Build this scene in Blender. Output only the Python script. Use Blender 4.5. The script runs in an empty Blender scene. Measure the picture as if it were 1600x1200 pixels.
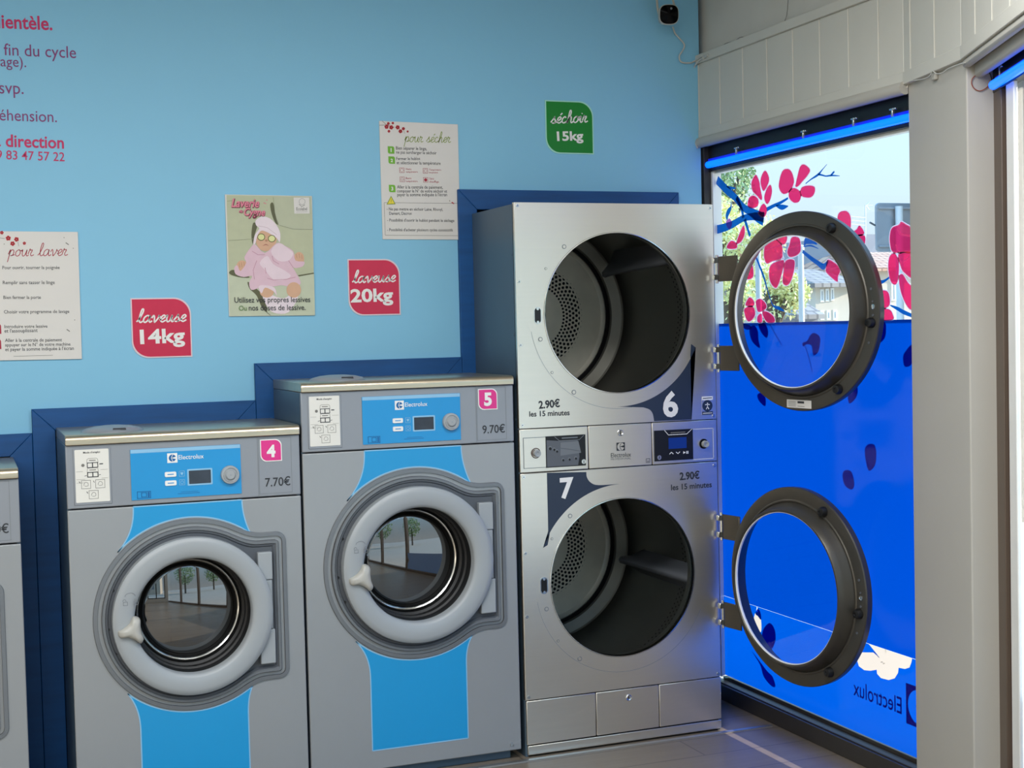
import bpy, bmesh, math, random
from math import sin, cos, pi, radians, sqrt, atan2, tan
from mathutils import Vector, Matrix
random.seed(7)
S = bpy.context.scene
C = S.collection

# ------------------------------------------------------------------ camera
EYE = Vector((0, 0, 1.523))
FPX = 2210.858
YAW, PITCH, ROLL = radians(21.2686), radians(-2.2549), radians(-1.3513)
_f = Vector((sin(YAW)*cos(PITCH), cos(YAW)*cos(PITCH), sin(PITCH)))
_r = Vector((cos(YAW), -sin(YAW), 0))
_u = _r.cross(_f)
CR = cos(ROLL)*_r + sin(ROLL)*_u
CU = -sin(ROLL)*_r + cos(ROLL)*_u
CF = _f
cam = bpy.data.cameras.new('camera')
cam.sensor_width = 36.0
cam.sensor_fit = 'HORIZONTAL'
cam.lens = FPX/1600*36.0
cam.clip_start = 0.05
cam.clip_end = 400
camo = bpy.data.objects.new('camera', cam)
C.objects.link(camo)
camo.matrix_world = Matrix(((CR.x, CU.x, -CF.x, EYE.x), (CR.y, CU.y, -CF.y, EYE.y), (CR.z, CU.z, -CF.z, EYE.z), (0, 0, 0, 1)))
S.camera = camo

# ------------------------------------------------------------------ exposure, sky, sun, added fill lamps
S.view_settings.view_transform = 'Standard'
S.view_settings.look = 'None'
S.view_settings.gamma = 1.0
S.view_settings.use_curve_mapping = False
S.view_settings.exposure = 0.75
S.cycles.use_denoising = True
S.cycles.max_bounces = 8
S.cycles.diffuse_bounces = 4
S.cycles.glossy_bounces = 4
S.cycles.transparent_max_bounces = 16
S.cycles.sample_clamp_indirect = 6.0
S.cycles.caustics_reflective = False
S.cycles.caustics_refractive = False


def lin(c):
    return tuple(((v/255)/12.92 if v/255 <= .04045 else ((v/255+.055)/1.055)**2.4) for v in c)


W = bpy.data.worlds.new('sky')
S.world = W
W.use_nodes = True
nt = W.node_tree
nt.nodes.clear()
_o = nt.nodes.new('ShaderNodeOutputWorld')
_b = nt.nodes.new('ShaderNodeBackground')
_tc = nt.nodes.new('ShaderNodeTexCoord')
_sx = nt.nodes.new('ShaderNodeSeparateXYZ')
_rp = nt.nodes.new('ShaderNodeValToRGB')
_rp.color_ramp.elements[0].position = 0.0
_rp.color_ramp.elements[0].color = (.78, .90, .96, 1)
_rp.color_ramp.elements[1].position = 0.6
_rp.color_ramp.elements[1].color = (.22, .48, .85, 1)
_e = _rp.color_ramp.elements.new(0.16)
_e.color = (.50, .76, .94, 1)
nt.links.new(_tc.outputs['Generated'], _sx.inputs[0])
nt.links.new(_sx.outputs['Z'], _rp.inputs[0])
nt.links.new(_rp.outputs[0], _b.inputs[0])
_mz = nt.nodes.new('ShaderNodeMath')
_mz.operation = 'MULTIPLY_ADD'
_mz.inputs[1].default_value = 2.2
_mz.inputs[2].default_value = .52
_mz.use_clamp = False
_cl = nt.nodes.new('ShaderNodeMath')
_cl.operation = 'MAXIMUM'
_cl.inputs[1].default_value = .05
nt.links.new(_sx.outputs['Z'], _cl.inputs[0])
nt.links.new(_cl.outputs[0], _mz.inputs[0])
nt.links.new(_mz.outputs[0], _b.inputs[1])
nt.links.new(_b.outputs[0], _o.inputs[0])

sd = bpy.data.lights.new('sun', 'SUN')
sd.energy = 6.0
sd.angle = 0.002
sd.color = (1.0, .93, .82)
so = bpy.data.objects.new('sun', sd)
C.objects.link(so)
so.rotation_euler = Vector((-.93, .20, -.30)).to_track_quat('-Z', 'Y').to_euler()


def area(name, loc, rot, sx, sy, power, col):
    l = bpy.data.lights.new(name, 'AREA')
    l.shape = 'RECTANGLE'
    l.size, l.size_y = sx, sy
    l.energy = power
    l.color = col
    o = bpy.data.objects.new(name, l)
    C.objects.link(o)
    o.location = loc
    o.rotation_euler = rot
    return o


# fill lamps added under the unseen ceiling, daylight through the shop windows behind and right of the camera
for _x, _y in ((-2.0, .2), (-.6, .2), (-1.7, 2.3), (-.2, 2.3), (1.35, 2.6)):
    area('fill_lamp', (_x, _y, 2.97), (0, 0, 0), 1.2, .6, 24, (.97, .985, 1.0))
_p = area('window_daylight', (-1.0, -1.53, 1.45), (radians(90), 0, 0), 2.6, 2.5, 1, (1, 1, 1))
_p.data.cycles.is_portal = True
_p = area('window_daylight', (1.62, 1.02, 1.15), (radians(90), 0, radians(64.6)), 5.0, 2.1, 1, (1, 1, 1))
_p.data.cycles.is_portal = True


# ------------------------------------------------------------------ materials
def M(name, col, rough=.5, metal=0.0, var=.04, scale=8.0, bump=0.0, emit=0.0, ior=None, stretch=None, coat=0.0, rvar=0.0, col2=None):
    m = bpy.data.materials.new(name)
    m.use_nodes = True
    t = m.node_tree
    p = t.nodes['Principled BSDF']
    c = lin(col)
    tc = t.nodes.new('ShaderNodeTexCoord')
    mp = t.nodes.new('ShaderNodeMapping')
    if stretch:
        mp.inputs['Scale'].default_value = stretch
    n = t.nodes.new('ShaderNodeTexNoise')
    n.inputs['Scale'].default_value = scale
    n.inputs['Detail'].default_value = 4
    r = t.nodes.new('ShaderNodeValToRGB')
    a = tuple(max(0, v*(1-var)) for v in c)
    b = tuple(min(1, v*(1+var)) for v in c)
    if col2:
        a, b = c, lin(col2)
    r.color_ramp.elements[0].color = (*a, 1)
    r.color_ramp.elements[1].color = (*b, 1)
    r.color_ramp.elements[0].position = .3
    r.color_ramp.elements[1].position = .7
    t.links.new(tc.outputs['Object'], mp.inputs[0])
    t.links.new(mp.outputs[0], n.inputs['Vector'])
    t.links.new(n.outputs['Fac'], r.inputs[0])
    t.links.new(r.outputs[0], p.inputs['Base Color'])
    p.inputs['Roughness'].default_value = rough
    p.inputs['Metallic'].default_value = metal
    if coat:
        p.inputs['Coat Weight'].default_value = coat
        p.inputs['Coat Roughness'].default_value = .08
    if ior:
        p.inputs['IOR'].default_value = ior
    if emit:
        p.inputs['Emission Color'].default_value = (*c, 1)
        p.inputs['Emission Strength'].default_value = emit
    if bump:
        bm = t.nodes.new('ShaderNodeBump')
        bm.inputs['Strength'].default_value = bump
        bm.inputs['Distance'].default_value = .002
        t.links.new(n.outputs['Fac'], bm.inputs['Height'])
        t.links.new(bm.outputs[0], p.inputs['Normal'])
    if rvar:
        mr = t.nodes.new('ShaderNodeMapRange')
        mr.inputs['To Min'].default_value = rough-rvar
        mr.inputs['To Max'].default_value = rough+rvar
        t.links.new(n.outputs['Fac'], mr.inputs['Value'])
        t.links.new(mr.outputs[0], p.inputs['Roughness'])
    return m


def glassmat(name, tint=(1, 1, 1), refl=.08, rough=.0):
    m = bpy.data.materials.new(name)
    m.use_nodes = True
    t = m.node_tree
    t.nodes.clear()
    o = t.nodes.new('ShaderNodeOutputMaterial')
    mx = t.nodes.new('ShaderNodeMixShader')
    tr = t.nodes.new('ShaderNodeBsdfTransparent')
    gl = t.nodes.new('ShaderNodeBsdfGlossy')
    lw = t.nodes.new('ShaderNodeLayerWeight')
    lw.inputs['Blend'].default_value = .5
    pw = t.nodes.new('ShaderNodeMath')
    pw.operation = 'POWER'
    pw.inputs[1].default_value = 4.0
    fr = t.nodes.new('ShaderNodeMath')
    fr.operation = 'MULTIPLY_ADD'
    fr.inputs[1].default_value = .7
    fr.inputs[2].default_value = refl*.5
    t.links.new(lw.outputs['Facing'], pw.inputs[0])
    t.links.new(pw.outputs[0], fr.inputs[0])
    tr.inputs[0].default_value = (*tint, 1)
    gl.inputs['Roughness'].default_value = rough
    t.links.new(fr.outputs[0], mx.inputs[0])
    t.links.new(tr.outputs[0], mx.inputs[1])
    t.links.new(gl.outputs[0], mx.inputs[2])
    t.links.new(mx.outputs[0], o.inputs[0])
    return m


def filmmat(name, col, trans=.75, gloss=.06, clear=0.0, var=.06):
    """vinyl window film: light from outside passes through it diffusely"""
    m = bpy.data.materials.new(name)
    m.use_nodes = True
    t = m.node_tree
    t.nodes.clear()
    c = lin(col)
    o = t.nodes.new('ShaderNodeOutputMaterial')
    tl = t.nodes.new('ShaderNodeBsdfTranslucent')
    df = t.nodes.new('ShaderNodeBsdfDiffuse')
    gl = t.nodes.new('ShaderNodeBsdfGlossy')
    tp = t.nodes.new('ShaderNodeBsdfTransparent')
    gl.inputs['Roughness'].default_value = .12
    tc = t.nodes.new('ShaderNodeTexCoord')
    n = t.nodes.new('ShaderNodeTexNoise')
    n.inputs['Scale'].default_value = 1.3
    r = t.nodes.new('ShaderNodeValToRGB')
    r.color_ramp.elements[0].color = (*[v*(1-var) for v in c], 1)
    r.color_ramp.elements[1].color = (*[min(1, v*(1+var)) for v in c], 1)
    t.links.new(tc.outputs['Object'], n.inputs['Vector'])
    t.links.new(n.outputs['Fac'], r.inputs[0])
    for q in (tl, df, tp):
        t.links.new(r.outputs[0], q.inputs[0])
    m1 = t.nodes.new('ShaderNodeMixShader')
    m1.inputs[0].default_value = trans
    t.links.new(df.outputs[0], m1.inputs[1])
    t.links.new(tl.outputs[0], m1.inputs[2])
    m2 = t.nodes.new('ShaderNodeMixShader')
    m2.inputs[0].default_value = clear
    t.links.new(m1.outputs[0], m2.inputs[1])
    t.links.new(tp.outputs[0], m2.inputs[2])
    m3 = t.nodes.new('ShaderNodeMixShader')
    m3.inputs[0].default_value = gloss
    t.links.new(m2.outputs[0], m3.inputs[1])
    t.links.new(gl.outputs[0], m3.inputs[2])
    t.links.new(m3.outputs[0], o.inputs[0])
    return m


def floormat():
    m = bpy.data.materials.new('laminate_floor')
    m.use_nodes = True
    t = m.node_tree
    p = t.nodes['Principled BSDF']
    tc = t.nodes.new('ShaderNodeTexCoord')
    mp = t.nodes.new('ShaderNodeMapping')
    mp.inputs['Scale'].default_value = (1.2, 14, 1)
    n = t.nodes.new('ShaderNodeTexNoise')
    n.inputs['Scale'].default_value = 3
    n.inputs['Detail'].default_value = 6
    br = t.nodes.new('ShaderNodeTexBrick')
    br.inputs['Color1'].default_value = (*lin((140, 127, 110)), 1)
    br.inputs['Color2'].default_value = (*lin((132, 120, 104)), 1)
    br.inputs['Mortar'].default_value = (*lin((98, 88, 77)), 1)
    br.inputs['Scale'].default_value = 1.0
    br.inputs['Mortar Size'].default_value = .003
    br.inputs['Brick Width'].default_value = 1.2
    br.inputs['Row Height'].default_value = .19
    mx = t.nodes.new('ShaderNodeMixRGB')
    mx.blend_type = 'MULTIPLY'
    mx.inputs[0].default_value = .6
    rp = t.nodes.new('ShaderNodeValToRGB')
    rp.color_ramp.elements[0].color = (.55, .53, .5, 1)
    rp.color_ramp.elements[1].color = (1, 1, 1, 1)
    t.links.new(tc.outputs['Object'], mp.inputs[0])
    t.links.new(mp.outputs[0], n.inputs['Vector'])
    t.links.new(tc.outputs['Object'], br.inputs['Vector'])
    t.links.new(n.outputs['Fac'], rp.inputs[0])
    t.links.new(br.outputs['Color'], mx.inputs[1])
    t.links.new(rp.outputs[0], mx.inputs[2])
    t.links.new(mx.outputs[0], p.inputs['Base Color'])
    p.inputs['Roughness'].default_value = .32
    return m


def tilemat(name, c1, c2, mortar, bw, rh):
    m = bpy.data.materials.new(name)
    m.use_nodes = True
    t = m.node_tree
    p = t.nodes['Principled BSDF']
    tc = t.nodes.new('ShaderNodeTexCoord')
    mp = t.nodes.new('ShaderNodeMapping')
    mp.inputs['Rotation'].default_value = (radians(-55), 0, 0)
    br = t.nodes.new('ShaderNodeTexBrick')
    br.inputs['Color1'].default_value = (*lin(c1), 1)
    br.inputs['Color2'].default_value = (*lin(c2), 1)
    br.inputs['Mortar'].default_value = (*lin(mortar), 1)
    br.inputs['Scale'].default_value = 1.0
    br.inputs['Mortar Size'].default_value = .03
    br.inputs['Brick Width'].default_value = bw
    br.inputs['Row Height'].default_value = rh
    t.links.new(tc.outputs['Object'], mp.inputs[0])
    t.links.new(mp.outputs[0], br.inputs['Vector'])
    t.links.new(br.outputs['Color'], p.inputs['Base Color'])
    p.inputs['Roughness'].default_value = .8
    return m


m_wall = M('blue_wall_paint', (134, 196, 226), .55, var=.02, scale=1.2, bump=.03)
m_white = M('white_paint', (186, 182, 172), .5, var=.02, scale=3)
m_bead = M('white_paint_lit', (206, 203, 192), .45, var=.02, scale=4)  # pillar's white paint again, lightened in place of stronger light on the valance
m_plaster = M('white_plaster', (206, 203, 194), .8, var=.03, scale=6, bump=.15)
m_trim = M('blue_stained_wood', (4, 74, 134), .5, var=.12, scale=5, stretch=(1, 1, 9), bump=.05)
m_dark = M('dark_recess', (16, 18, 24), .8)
m_black = M('black_plastic', (10, 10, 11), .4)
m_rubber = M('black_rubber', (11, 11, 12), .5)
m_silver = M('silver_enamel', (155, 158, 160), .33, .25, var=.02, scale=2, coat=.15)
m_fascia = M('silver_fascia', (146, 150, 156), .35, .25, var=.02, scale=3)
m_side = M('grey_side_panel', (84, 104, 120), .42, .3, var=.05, scale=2)
m_steel = M('brushed_steel', (230, 222, 208), .30, .9, var=.012, scale=60, stretch=(.03, 1, 1.6), rvar=.015)
m_topsteel = M('polished_steel_edge', (205, 190, 165), .28, .9, var=.04, scale=40, stretch=(.05, 1, 1))
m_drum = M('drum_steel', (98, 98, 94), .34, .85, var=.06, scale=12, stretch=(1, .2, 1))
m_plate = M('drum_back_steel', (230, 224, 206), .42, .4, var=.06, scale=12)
m_drumback = M('drum_steel_lit', (112, 110, 100), .42, .5, var=.05, scale=12)  # same steel as the drum, lightened for the room light it reflects
m_hole = M('dark_hole', (6, 6, 7), .9)
m_doormetal = M('dryer_door_metal', (84, 80, 73), .38, .6, var=.05, scale=10)
m_plasticgrey = M('light_grey_plastic', (158, 163, 166), .38, var=.02, scale=4)
m_midgrey = M('mid_grey_plastic', (122, 126, 130), .4, var=.03, scale=4)
m_bezel = M('grey_bezel', (116, 120, 124), .35, .2, var=.02)
m_annulus = M('dark_grey_door_body', (82, 86, 92), .4, var=.02)
m_darkgrey = M('dark_grey_plastic', (92, 96, 102), .45, var=.03)
m_handle = M('pale_handle_plastic', (178, 176, 168), .35, var=.02)
m_bluectl = M('blue_panel', (30, 146, 208), .3, var=.03, scale=3)
m_blued = M('blue_decal', (28, 150, 208), .3, var=.02, scale=3)
m_bluelight = M('pale_blue_edge', (140, 190, 222), .35)
m_bluedark = M('dark_blue_print', (8, 96, 158), .4)
m_navy = M('navy_decal', (38, 50, 70), .35, var=.05, scale=5)
m_pink = M('magenta_badge', (222, 48, 136), .35, var=.02)
m_red = M('raspberry_sign', (205, 30, 72), .35, var=.05, scale=12)
m_green = M('green_sign', (0, 128, 40), .35, var=.03)
m_whitev = M('white_vinyl', (238, 236, 232), .45, var=.01)
m_whiteedge = M('white_sign_edge', (225, 205, 212), .45, var=.01)
m_mintedge = M('mint_sign_edge', (170, 225, 205), .45, var=.01)
m_ink = M('dark_ink', (48, 50, 54), .6)
m_greyink = M('grey_ink', (120, 118, 112), .6)
m_rose = M('rose_lettering', (196, 24, 92), .5)
m_purple = M('plum_lettering', (130, 44, 110), .5)
m_paper = M('white_board', (222, 218, 212), .5, var=.01)
m_paper2 = M('warm_white_label', (226, 224, 216), .5, var=.01)
m_olive = M('olive_lettering', (128, 150, 30), .5)
m_lime = M('lime_number_box', (112, 176, 44), .5)
m_yellow = M('yellow_warning', (232, 210, 60), .5)
m_scriptred = M('dark_red_lettering', (168, 30, 56), .5)
m_blossom = M('red_blossom_print', (190, 24, 40), .5)
m_screen = M('dark_display', (44, 52, 64), .12, var=.2, scale=20)
m_bluescreen = M('lit_display', (14, 34, 90), .12, emit=.6)
m_chrome = M('chrome', (215, 215, 212), .18, 1.0)
m_neon = M('blue_neon_light', (0, 96, 255), .3, emit=1.3)
m_neonshell = M('blue_neon_shell', (0, 30, 200), .3, emit=.35)
m_anod = M('dark_bronze_frame', (58, 55, 52), .4, .3)
m_brown = M('brown_frame', (96, 82, 70), .5)
m_redbrown = M('red_brown_seal', (62, 26, 18), .6)
m_alu = M('pale_aluminium', (244, 243, 238), .35, .05)
m_cable = M('white_cable', (196, 196, 190), .5)
m_redwire = M('thin_red_wire', (150, 70, 50), .5)
m_floor = floormat()
m_strip = M('floor_metal_strip', (190, 188, 182), .3, .8)
m_glass = glassmat('clear_glass', (1, 1, 1), .05)
m_doorglass = glassmat('clear_door_glass', (.96, .97, .97), .06)
m_bowl = M('dark_glass_bowl', (14, 14, 13), .015, ior=2.5)
m_film = filmmat('blue_window_film', (0, 44, 127), .94, .03)
m_filmlow = filmmat('sunlit_blue_window_film', (0, 54, 138), .97, .03)  # film foot coloured lighter to stand in for direct sun
m_filmdark = filmmat('dark_blue_film_petal', (0, 30, 140), .8, .05)
m_filmtext = filmmat('dark_blue_film_lettering', (6, 10, 110), .8, .03)
m_filmwhite = filmmat('white_film_petal', (146, 140, 134), .95, .02)
m_fpink = filmmat('pink_film_petal', (255, 52, 112), .92, .03, clear=.45)
m_fedge = filmmat('pale_pink_film_edge', (255, 226, 232), .97, .02, clear=.0)
m_fblue = filmmat('blue_film_branch', (14, 96, 180), .85, .03, clear=.2)
m_fviolet = filmmat('violet_film_bud', (190, 110, 190), .8, .03, clear=.2)
m_leaf = M('pale_leaves', (200, 212, 140), .7, scale=1.5, col2=(244, 238, 184))
m_leaf2 = M('green_leaves', (128, 160, 104), .7, scale=1.5, col2=(190, 206, 150))
m_bark = M('bark', (96, 84, 70), .9, var=.2, scale=20, bump=.3)
m_render = M('cream_render', (206, 194, 176), .9, var=.04, scale=2)
m_greyrender = M('grey_render', (150, 150, 156), .9, var=.04, scale=2)
m_tiles = tilemat('clay_tiles', (206, 168, 142), (194, 150, 124), (150, 116, 100), .22, .28)
m_slate = tilemat('grey_tiles', (168, 160, 152), (150, 142, 136), (120, 114, 110), .25, .3)
m_shutter = M('white_shutters', (236, 234, 228), .6)
m_panegrey = M('window_pane_grey', (130, 140, 150), .2)
m_pave = M('sunny_pavement', (196, 184, 166), .9, var=.06, scale=3)
m_signgrey = M('grey_sign_back', (150, 156, 162), .5, .2)
m_pole = M('grey_pole', (206, 212, 212), .5)
m_stone = M('beige_stone', (118, 100, 78), .9, var=.06, scale=3)


# ------------------------------------------------------------------ frames and mesh builder
def ray(x, y):
    return CF + CR*((x-800)/FPX) - CU*((y-600)/FPX)


class Fr:
    """a plane of the place: origin, right, up, outward normal"""
    def __init__(s, O, U, V=Vector((0, 0, 1)), N=None):
        s.O, s.U, s.V = Vector(O), Vector(U).normalized(), Vector(V).normalized()
        s.N = Vector(N).normalized() if N else s.U.cross(s.V)

    def at(s, a, b, h=0.0):
        return s.O + s.U*a + s.V*b + s.N*h

    def px(s, x, y):
        d = ray(x, y)
        p = EYE + d*((s.O-EYE).dot(s.N)/d.dot(s.N))
        q = p - s.O
        return (q.dot(s.U), q.dot(s.V))

    def pxs(s, pts):
        return [s.px(*p) for p in pts]


def FY(Y):
    return Fr((0, Y, 0), (1, 0, 0))


def FX(X):
    return Fr((X, 0, 0), (0, -1, 0))


class MB:
    def __init__(s):
        s.v, s.f, s.m = [], [], []

    def add(s, vs, fs, mi=0):
        o = len(s.v)
        s.v += [Vector(v) for v in vs]
        for f in fs:
            s.f.append([i+o for i in f])
            s.m.append(mi)
        return s

    def poly(s, fr, pts, h=0.0, t=0.0, mi=0):
        n = len(pts)
        ar = sum(pts[i][0]*pts[(i+1) % n][1]-pts[(i+1) % n][0]*pts[i][1] for i in range(n))
        if ar < 0:
            pts = pts[::-1]
        top = [fr.at(a, b, h) for a, b in pts]
        if t <= 0:
            return s.add(top, [list(range(n))], mi)
        bot = [fr.at(a, b, h-t) for a, b in pts]
        fs = [list(range(n)), list(range(2*n-1, n-1, -1))]
        for i in range(n):
            j = (i+1) % n
            fs.append([i, n+i, n+j, j])
        return s.add(top+bot, fs, mi)

    def box(s, fr, a0, a1, b0, b1, h0, h1, mi=0):
        return s.poly(fr, [(a0, b0), (a1, b0), (a1, b1), (a0, b1)], max(h0, h1), abs(h1-h0), mi)

    def wbox(s, x0, x1, y0, y1, z0, z1, mi=0):
        return s.box(Fr((0, 0, 0), (1, 0, 0), (0, 1, 0)), x0, x1, y0, y1, z0, z1, mi)

    def loft(s, loops, mi=0, cap0=False, cap1=False, closed=True):
        n = len(loops[0])
        vs = [p for L in loops for p in L]
        fs = []
        for k in range(len(loops)-1):
            for i in range(n if closed else n-1):
                j = (i+1) % n
                fs.append([k*n+i, k*n+j, (k+1)*n+j, (k+1)*n+i])
        if cap0:
            fs.append(list(range(n-1, -1, -1)))
        if cap1:
            fs.append([(len(loops)-1)*n+i for i in range(n)])
        return s.add(vs, fs, mi)

    def lathe(s, fr, c, prof, n=96, mi=0, close=False, cap=False):
        L = []
        for r, h in prof:
            L.append([fr.at(c[0]+r*cos(2*pi*i/n), c[1]+r*sin(2*pi*i/n), h) for i in range(n)])
        if close:
            L.append(L[0])
        return s.loft(L, mi, False, cap)

    def disc(s, fr, c, r, h=0, n=24, mi=0, t=0, ry=None):
        ry = ry or r
        return s.poly(fr, [(c[0]+r*cos(2*pi*i/n), c[1]+ry*sin(2*pi*i/n)) for i in range(n)], h, t, mi)

    def dome(s, fr, c, r, h0, hh, n=48, k=8, mi=0):
        L = []
        for j in range(k):
            a = j/k*pi/2
            L.append([fr.at(c[0]+r*cos(a)*cos(2*pi*i/n), c[1]+r*cos(a)*sin(2*pi*i/n), h0+hh*sin(a)) for i in range(n)])
        return s.loft(L, mi, False, True)

    def tube(s, pts, r, n=10, mi=0, caps=True):
        pts = [Vector(p) for p in pts]
        L = []
        up = None
        for i, p in enumerate(pts):
            d = (pts[min(i+1, len(pts)-1)]-pts[max(i-1, 0)]).normalized()
            if up is None:
                up = Vector((0, 0, 1)) if abs(d.z) < .9 else Vector((1, 0, 0))
            a = d.cross(up).normalized()
            b = a.cross(d).normalized()
            up = b
            L.append([p+(a*cos(2*pi*k/n)+b*sin(2*pi*k/n))*r for k in range(n)])
        return s.loft(L, mi, caps, caps)

    def ribbon(s, fr, pts, w, h=0, mi=0):
        """flat stroke, width may be a list"""
        n = len(pts)
        ws = w if isinstance(w, (list, tuple)) else [w]*n
        vs = []
        for i in range(n):
            x0, y0 = pts[max(i-1, 0)]
            x1, y1 = pts[min(i+1, n-1)]
            L = sqrt((x1-x0)**2+(y1-y0)**2) or 1
            nx, ny = -(y1-y0)/L*ws[i]/2, (x1-x0)/L*ws[i]/2
            vs += [fr.at(pts[i][0]+nx, pts[i][1]+ny, h), fr.at(pts[i][0]-nx, pts[i][1]-ny, h)]
        return s.add(vs, [[2*i, 2*i+1, 2*i+3, 2*i+2] for i in range(n-1)], mi)

    def rectline(s, fr, a0, a1, b0, b1, w, h, mi=0):
        s.box(fr, a0, a1, b0, b0+w, h, h, mi) if False else None
        for q in ((a0, a1, b0, b0+w), (a0, a1, b1-w, b1), (a0, a0+w, b0, b1), (a1-w, a1, b0, b1)):
            s.poly(fr, [(q[0], q[2]), (q[1], q[2]), (q[1], q[3]), (q[0], q[3])], h, 0, mi)
        return s

    def build(s, name, mats, parent=None, label=None, cat=None, group=None, kind=None, bevel=0, smooth=True, seg=2, ang=35):
        if not isinstance(mats, (list, tuple)):
            mats = [mats]
        top = parent
        while top is not None and top.parent is not None:
            top = top.parent
        if top is not None:
            org = Vector(top.location)
        elif kind == 'structure':
            org = Vector((0, 0, 0))
        else:
            lo = Vector([min(v[i] for v in s.v) for i in range(3)])
            hi = Vector([max(v[i] for v in s.v) for i in range(3)])
            org = Vector(((lo.x+hi.x)/2, (lo.y+hi.y)/2, lo.z))
        me = bpy.data.meshes.new(name)
        me.from_pydata([v-org for v in s.v], [], s.f)
        for q in mats:
            me.materials.append(q)
        me.polygons.foreach_set('material_index', s.m)
        me.validate()
        if smooth:
            me.polygons.foreach_set('use_smooth', [True]*len(me.polygons))
            try:
                me.set_sharp_from_angle(angle=radians(ang))
            except Exception:
                pass
        me.update()
        o = bpy.data.objects.new(name, me)
        C.objects.link(o)
        if parent is not None:
            o.parent = parent
        else:
            o.location = org
        if bevel:
            b = o.modifiers.new('edge', 'BEVEL')
            b.width = bevel
            b.segments = seg
            b.limit_method = 'ANGLE'
            b.angle_limit = radians(40)
        if label:
            o['label'] = label
        if cat:
            o['category'] = cat
        if group:
            o['group'] = group
        if kind:
            o['kind'] = kind
        return o


def thing(name, label, cat, loc, group=None):
    o = bpy.data.objects.new(name, None)
    o.empty_display_size = .1
    C.objects.link(o)
    o.location = loc
    o['label'] = label
    o['category'] = cat
    if group:
        o['group'] = group
    return o


def cat(pts, n=5, closed=True):
    """smooth curve through points"""
    N = len(pts)
    out = []
    rng = range(N if closed else N-1)
    for i in rng:
        g = (lambda k: pts[k % N]) if closed else (lambda k: pts[min(max(k, 0), N-1)])
        p0, p1, p2, p3 = g(i-1), g(i), g(i+1), g(i+2)
        for j in range(n):
            t = j/n
            out.append(tuple(.5*(2*p1[q]+(p2[q]-p0[q])*t+(2*p0[q]-5*p1[q]+4*p2[q]-p3[q])*t*t+(3*p1[q]-p0[q]-3*p2[q]+p3[q])*t**3) for q in range(len(p1))))
    if not closed:
        out.append(tuple(pts[-1]))
    return out


def leafshape(x0, y0, x1, y1, r, n=10):
    """square with round top-right and bottom-left corners"""
    P = [(x0, y1)]
    P += [(x1-r+r*sin(i/n*pi/2), y1-r+r*cos(i/n*pi/2)) for i in range(n+1)]
    P += [(x1, y0)]
    P += [(x0+r-r*sin(i/n*pi/2), y0+r-r*cos(i/n*pi/2)) for i in range(n+1)]
    return P


def rrect(x0, y0, x1, y1, r, n=6):
    P = []
    for cx, cy, a in ((x1-r, y1-r, 0), (x0+r, y1-r, 90), (x0+r, y0+r, 180), (x1-r, y0+r, 270)):
        P += [(cx+r*cos(radians(a+90*i/n)), cy+r*sin(radians(a+90*i/n))) for i in range(n+1)]
    return P


# lettering -----------------------------------------------------------
_tc_cache = {}


def glyphs(s, bold=0.0, shear=0.0, res=3):
    key = (s, bold, shear, res)
    if key not in _tc_cache:
        c = bpy.data.curves.new('lettering', 'FONT')
        c.body = s
        c.offset = bold
        c.shear = shear
        c.resolution_u = res
        o = bpy.data.objects.new('lettering', c)
        C.objects.link(o)
        bpy.context.view_layer.update()
        e = o.evaluated_get(bpy.context.evaluated_depsgraph_get())
        me = e.to_mesh()
        vs = [(v.co.x, v.co.y) for v in me.vertices]
        fs = [list(p.vertices) for p in me.polygons]
        e.to_mesh_clear()
        bpy.data.objects.remove(o)
        bpy.data.curves.remove(c)
        _tc_cache[key] = (vs, fs)
    return _tc_cache[key]


def put(mb, fr, s, p0, p1, h=.001, bold=0.0, shear=0.0, hs=1.0, mi=0, flip=False, res=3, px=True):
    """write s from baseline point p0 to p1; hs scales the height"""
    vs, fs = glyphs(s, bold, shear, res)
    a = fr.px(*p0) if px else p0
    b = fr.px(*p1) if px else p1
    x0 = min(v[0] for v in vs)
    x1 = max(v[0] for v in vs)
    dx, dy = b[0]-a[0], b[1]-a[1]
    L = sqrt(dx*dx+dy*dy)
    k = L/(x1-x0)
    ux, uy = dx/L, dy/L
    vx, vy = (uy, -ux) if flip else (-uy, ux)
    out = []
    for x, y in vs:
        X = (x-x0)*k
        Y = y*k*hs
        out.append(fr.at(a[0]+ux*X+vx*Y, a[1]+uy*X+vy*Y, h))
    mb.add(out, fs, mi)


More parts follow.
